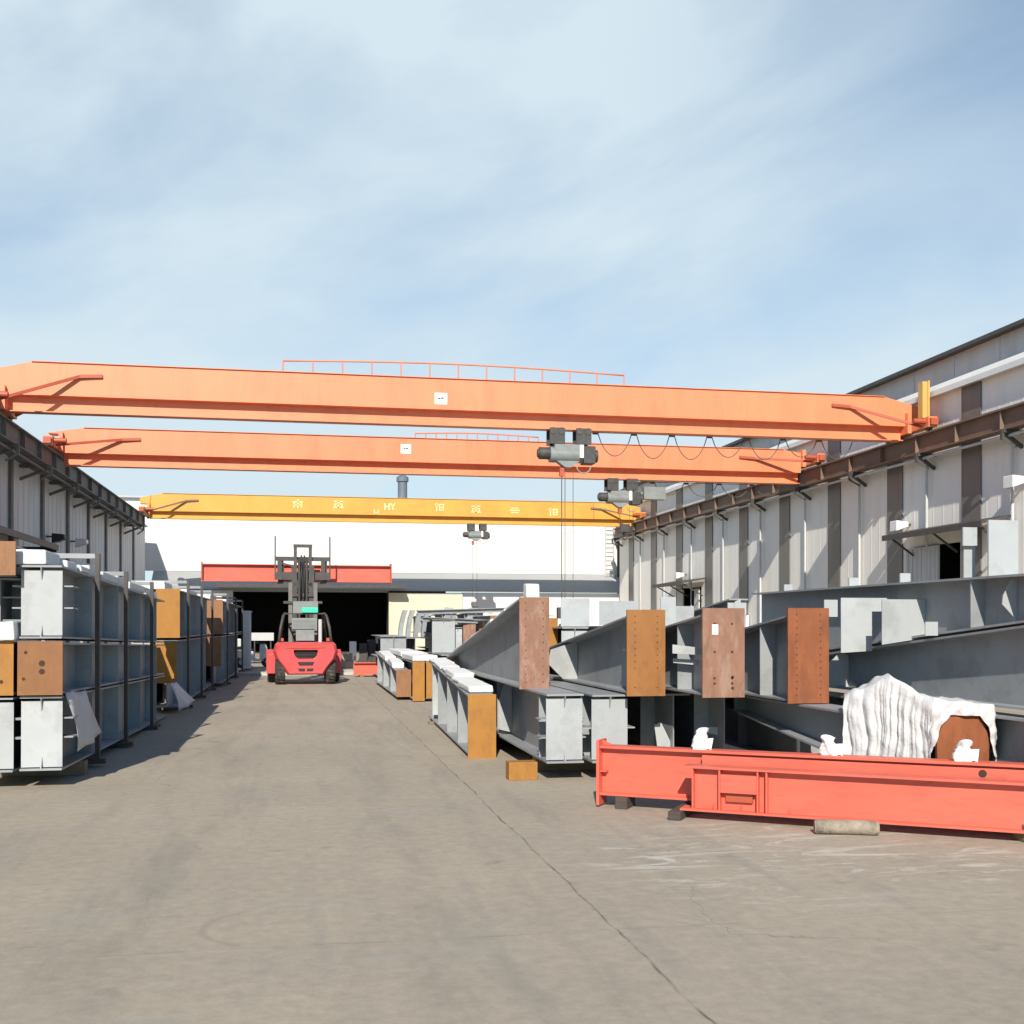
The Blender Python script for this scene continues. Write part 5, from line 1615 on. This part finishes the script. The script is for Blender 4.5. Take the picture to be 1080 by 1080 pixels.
# overhead guard
for s in (-1, 1):
    b = MB(); b.tube([(s * 0.80, 0.55, 1.28), (s * 0.74, 0.62, 1.75), (s * 0.66, 0.72, 2.10), (s * 0.60, 0.95, 2.18), (s * 0.60, 1.9, 2.18), (s * 0.64, 2.05, 2.05), (s * 0.74, 2.2, 1.2)], 0.045, 8)
    b.build('guard_post', 'dark_steel', fk)
b = MB()
for i in range(7):
    y_ = 0.8 + i * 0.19
    b.bar((-0.6, y_, 2.18), (0.6, y_, 2.18), 0.05, 0.03)
b.build('guard_roof', 'dark_steel', fk)
b = MB(); b.box(-0.28, 0.28, 0.62, 0.66, 1.34, 1.98); b.box(-0.40, 0.36, 0.58, 0.62, 1.70, 2.04)
for i in range(7):
    b.box(-0.37, 0.33, 0.57, 0.58, 1.735 + i * 0.04, 1.75 + i * 0.04)
b.build('exhaust_panel', 'hoist_grey', fk)
b = MB(); b.cyl((0.46, 0.62, 1.28), (0.46, 0.62, 2.0), 0.06, n=10); b.build('exhaust_pipe', 'parapet_grey', fk)
b = MB(); b.prism([(0.95, 1.28), (1.5, 1.28), (1.5, 1.38), (1.12, 1.40), (1.02, 1.82), (0.90, 1.84)], -0.26, 0.26, 'x'); b.build('seat', 'black', fk, bevel=0.04)
b = MB(); b.cyl((0, 1.9, 1.2), (0, 1.72, 1.55), 0.03, n=8); b.tube([(0.18 * math.cos(a), 1.70 + 0.08 * math.sin(a), 1.57 + 0.16 * math.sin(a)) for a in [k_ * math.pi / 8 for k_ in range(17)]], 0.018); b.build('steering_wheel', 'black', fk)
b = MB(); b.box(-0.10, 0.40, 0.70, 0.76, 2.205, 2.37); b.build('lamp_bar', 'green_lamp', fk, bevel=0.02)
b = MB(); b.box(-0.36, 0.40, 0.78, 0.86, 2.2, 2.56); b.build('roof_panel', 'hoist_grey', fk)
# mast
for s in (-1, 1):
    b = MB(); b.box(s * 0.40 - 0.06, s * 0.40 + 0.06, 2.42, 2.56, 0.25, 3.20); b.build('outer_mast_rail', 'rail_grey', fk)
    b = MB(); b.box(s * 0.24 - 0.05, s * 0.24 + 0.05, 2.44, 2.54, 1.5, 4.35); b.build('inner_mast_rail', 'dark_steel', fk)
    b = MB(); b.cyl((s * 0.12, 2.40, 0.3), (s * 0.12, 2.40, 3.9), 0.045, n=10); b.build('lift_cylinder', 'dark_steel', fk)
b = MB(); b.box(-0.30, 0.30, 2.43, 2.55, 4.351, 4.45); b.box(-0.19, 0.19, 2.45, 2.53, 3.85, 3.95); b.box(-0.19, 0.19, 2.45, 2.53, 3.2, 3.3); b.build('mast_crossbar', 'dark_steel', fk)
for s in (-1, 1):
    b = MB(); b.box(s * 0.315 - 0.05, s * 0.315 + 0.05, 2.45, 2.53, 0.8, 3.75); b.build('middle_mast_rail', 'dark_steel', fk)
    b = MB(); b.box(s * 0.05 - 0.025, s * 0.05 + 0.025, 2.50, 2.515, 2.6, 4.1); b.build('lift_chain', 'black', fk)
b = MB(); b.cyl((0, 2.46, 2.3), (0, 2.46, 3.85), 0.07, n=12); b.box(-0.15, 0.15, 2.42, 2.50, 3.86, 4.02); b.build('free_lift_cylinder', 'black', fk)
b = MB(); b.box(-0.62, 0.62, 2.36, 2.56, 2.52, 2.60); b.box(-0.34, 0.34, 2.38, 2.42, 2.75, 2.85); b.box(-0.34, 0.34, 2.44, 2.48, 3.10, 3.19); b.build('mast_tie', 'dark_steel', fk)
b = MB(); b.tube([(-0.05, 2.36, 2.7), (-0.07, 2.34, 3.3), (-0.03, 2.36, 3.8)], 0.03); b.tube([(0.06, 2.36, 2.7), (0.05, 2.34, 3.3), (0.04, 2.36, 3.9)], 0.025); b.build('hydraulic_hose', 'black', fk)
b = MB(); b.box(-0.88, 0.88, 2.58, 2.70, 3.92, 4.05); b.box(-0.88, 0.88, 2.58, 2.70, 3.30, 3.55)
for x in (-0.74, 0.0, 0.66):
    b.box(x - 0.07, x + 0.07, 2.58, 2.66, 3.551, 3.919)
b.bar((-0.74, 2.62, 3.86), (-0.2, 2.62, 3.72), 0.04, 0.05); b.build('carriage', 'dark_steel', fk)
for s in (-1, 1):
    b = MB(); b.box(s * 0.88 - 0.022, s * 0.88 + 0.022, 2.61, 2.66, 3.30, 4.72); b.build('backrest_post', 'dark_steel', fk)
    b = MB(); b.box(s * 0.7 - 0.09, s * 0.7 + 0.09, 2.705, 2.76, 3.22, 4.0); b.box(s * 0.7 - 0.09, s * 0.7 + 0.09, 2.765, 4.0, 3.22, 3.27); b.build('fork', 'dark_steel', fk)
# beam on the forks
pa, pb = at_depth(213, 601, 36.9), at_depth(412, 606, 38.3)
mid = (pa + pb) / 2
ar = math.atan2(pb.y - pa.y, pb.x - pa.x)
LL = (pb - pa).length
rb = thing('red_beam', 'red beam carried high across the raised forks of the forklift', 'steel beam', (mid.x, mid.y, 3.272), ar)
h_ = LL / 2
b = MB(); b.box(-h_ + 0.02, h_ - 0.02, -0.15, 0.15, 0.55, 0.575); b.build('top_flange', 'beam_red', rb)
b = MB(); b.box(-h_ + 0.02, h_ - 0.02, -0.15, 0.15, 0.0, 0.025); b.build('bottom_flange', 'beam_red', rb)
b = MB(); b.box(-h_ + 0.02, h_ - 0.02, -0.012, 0.012, 0.025, 0.55); b.build('web', 'beam_red', rb)
for s in (-1, 1):
    b = MB(); b.box(s * h_ - 0.02, s * h_ + 0.02, -0.17, 0.17, -0.03, 0.64); b.build('end_plate', 'crane_red', rb)
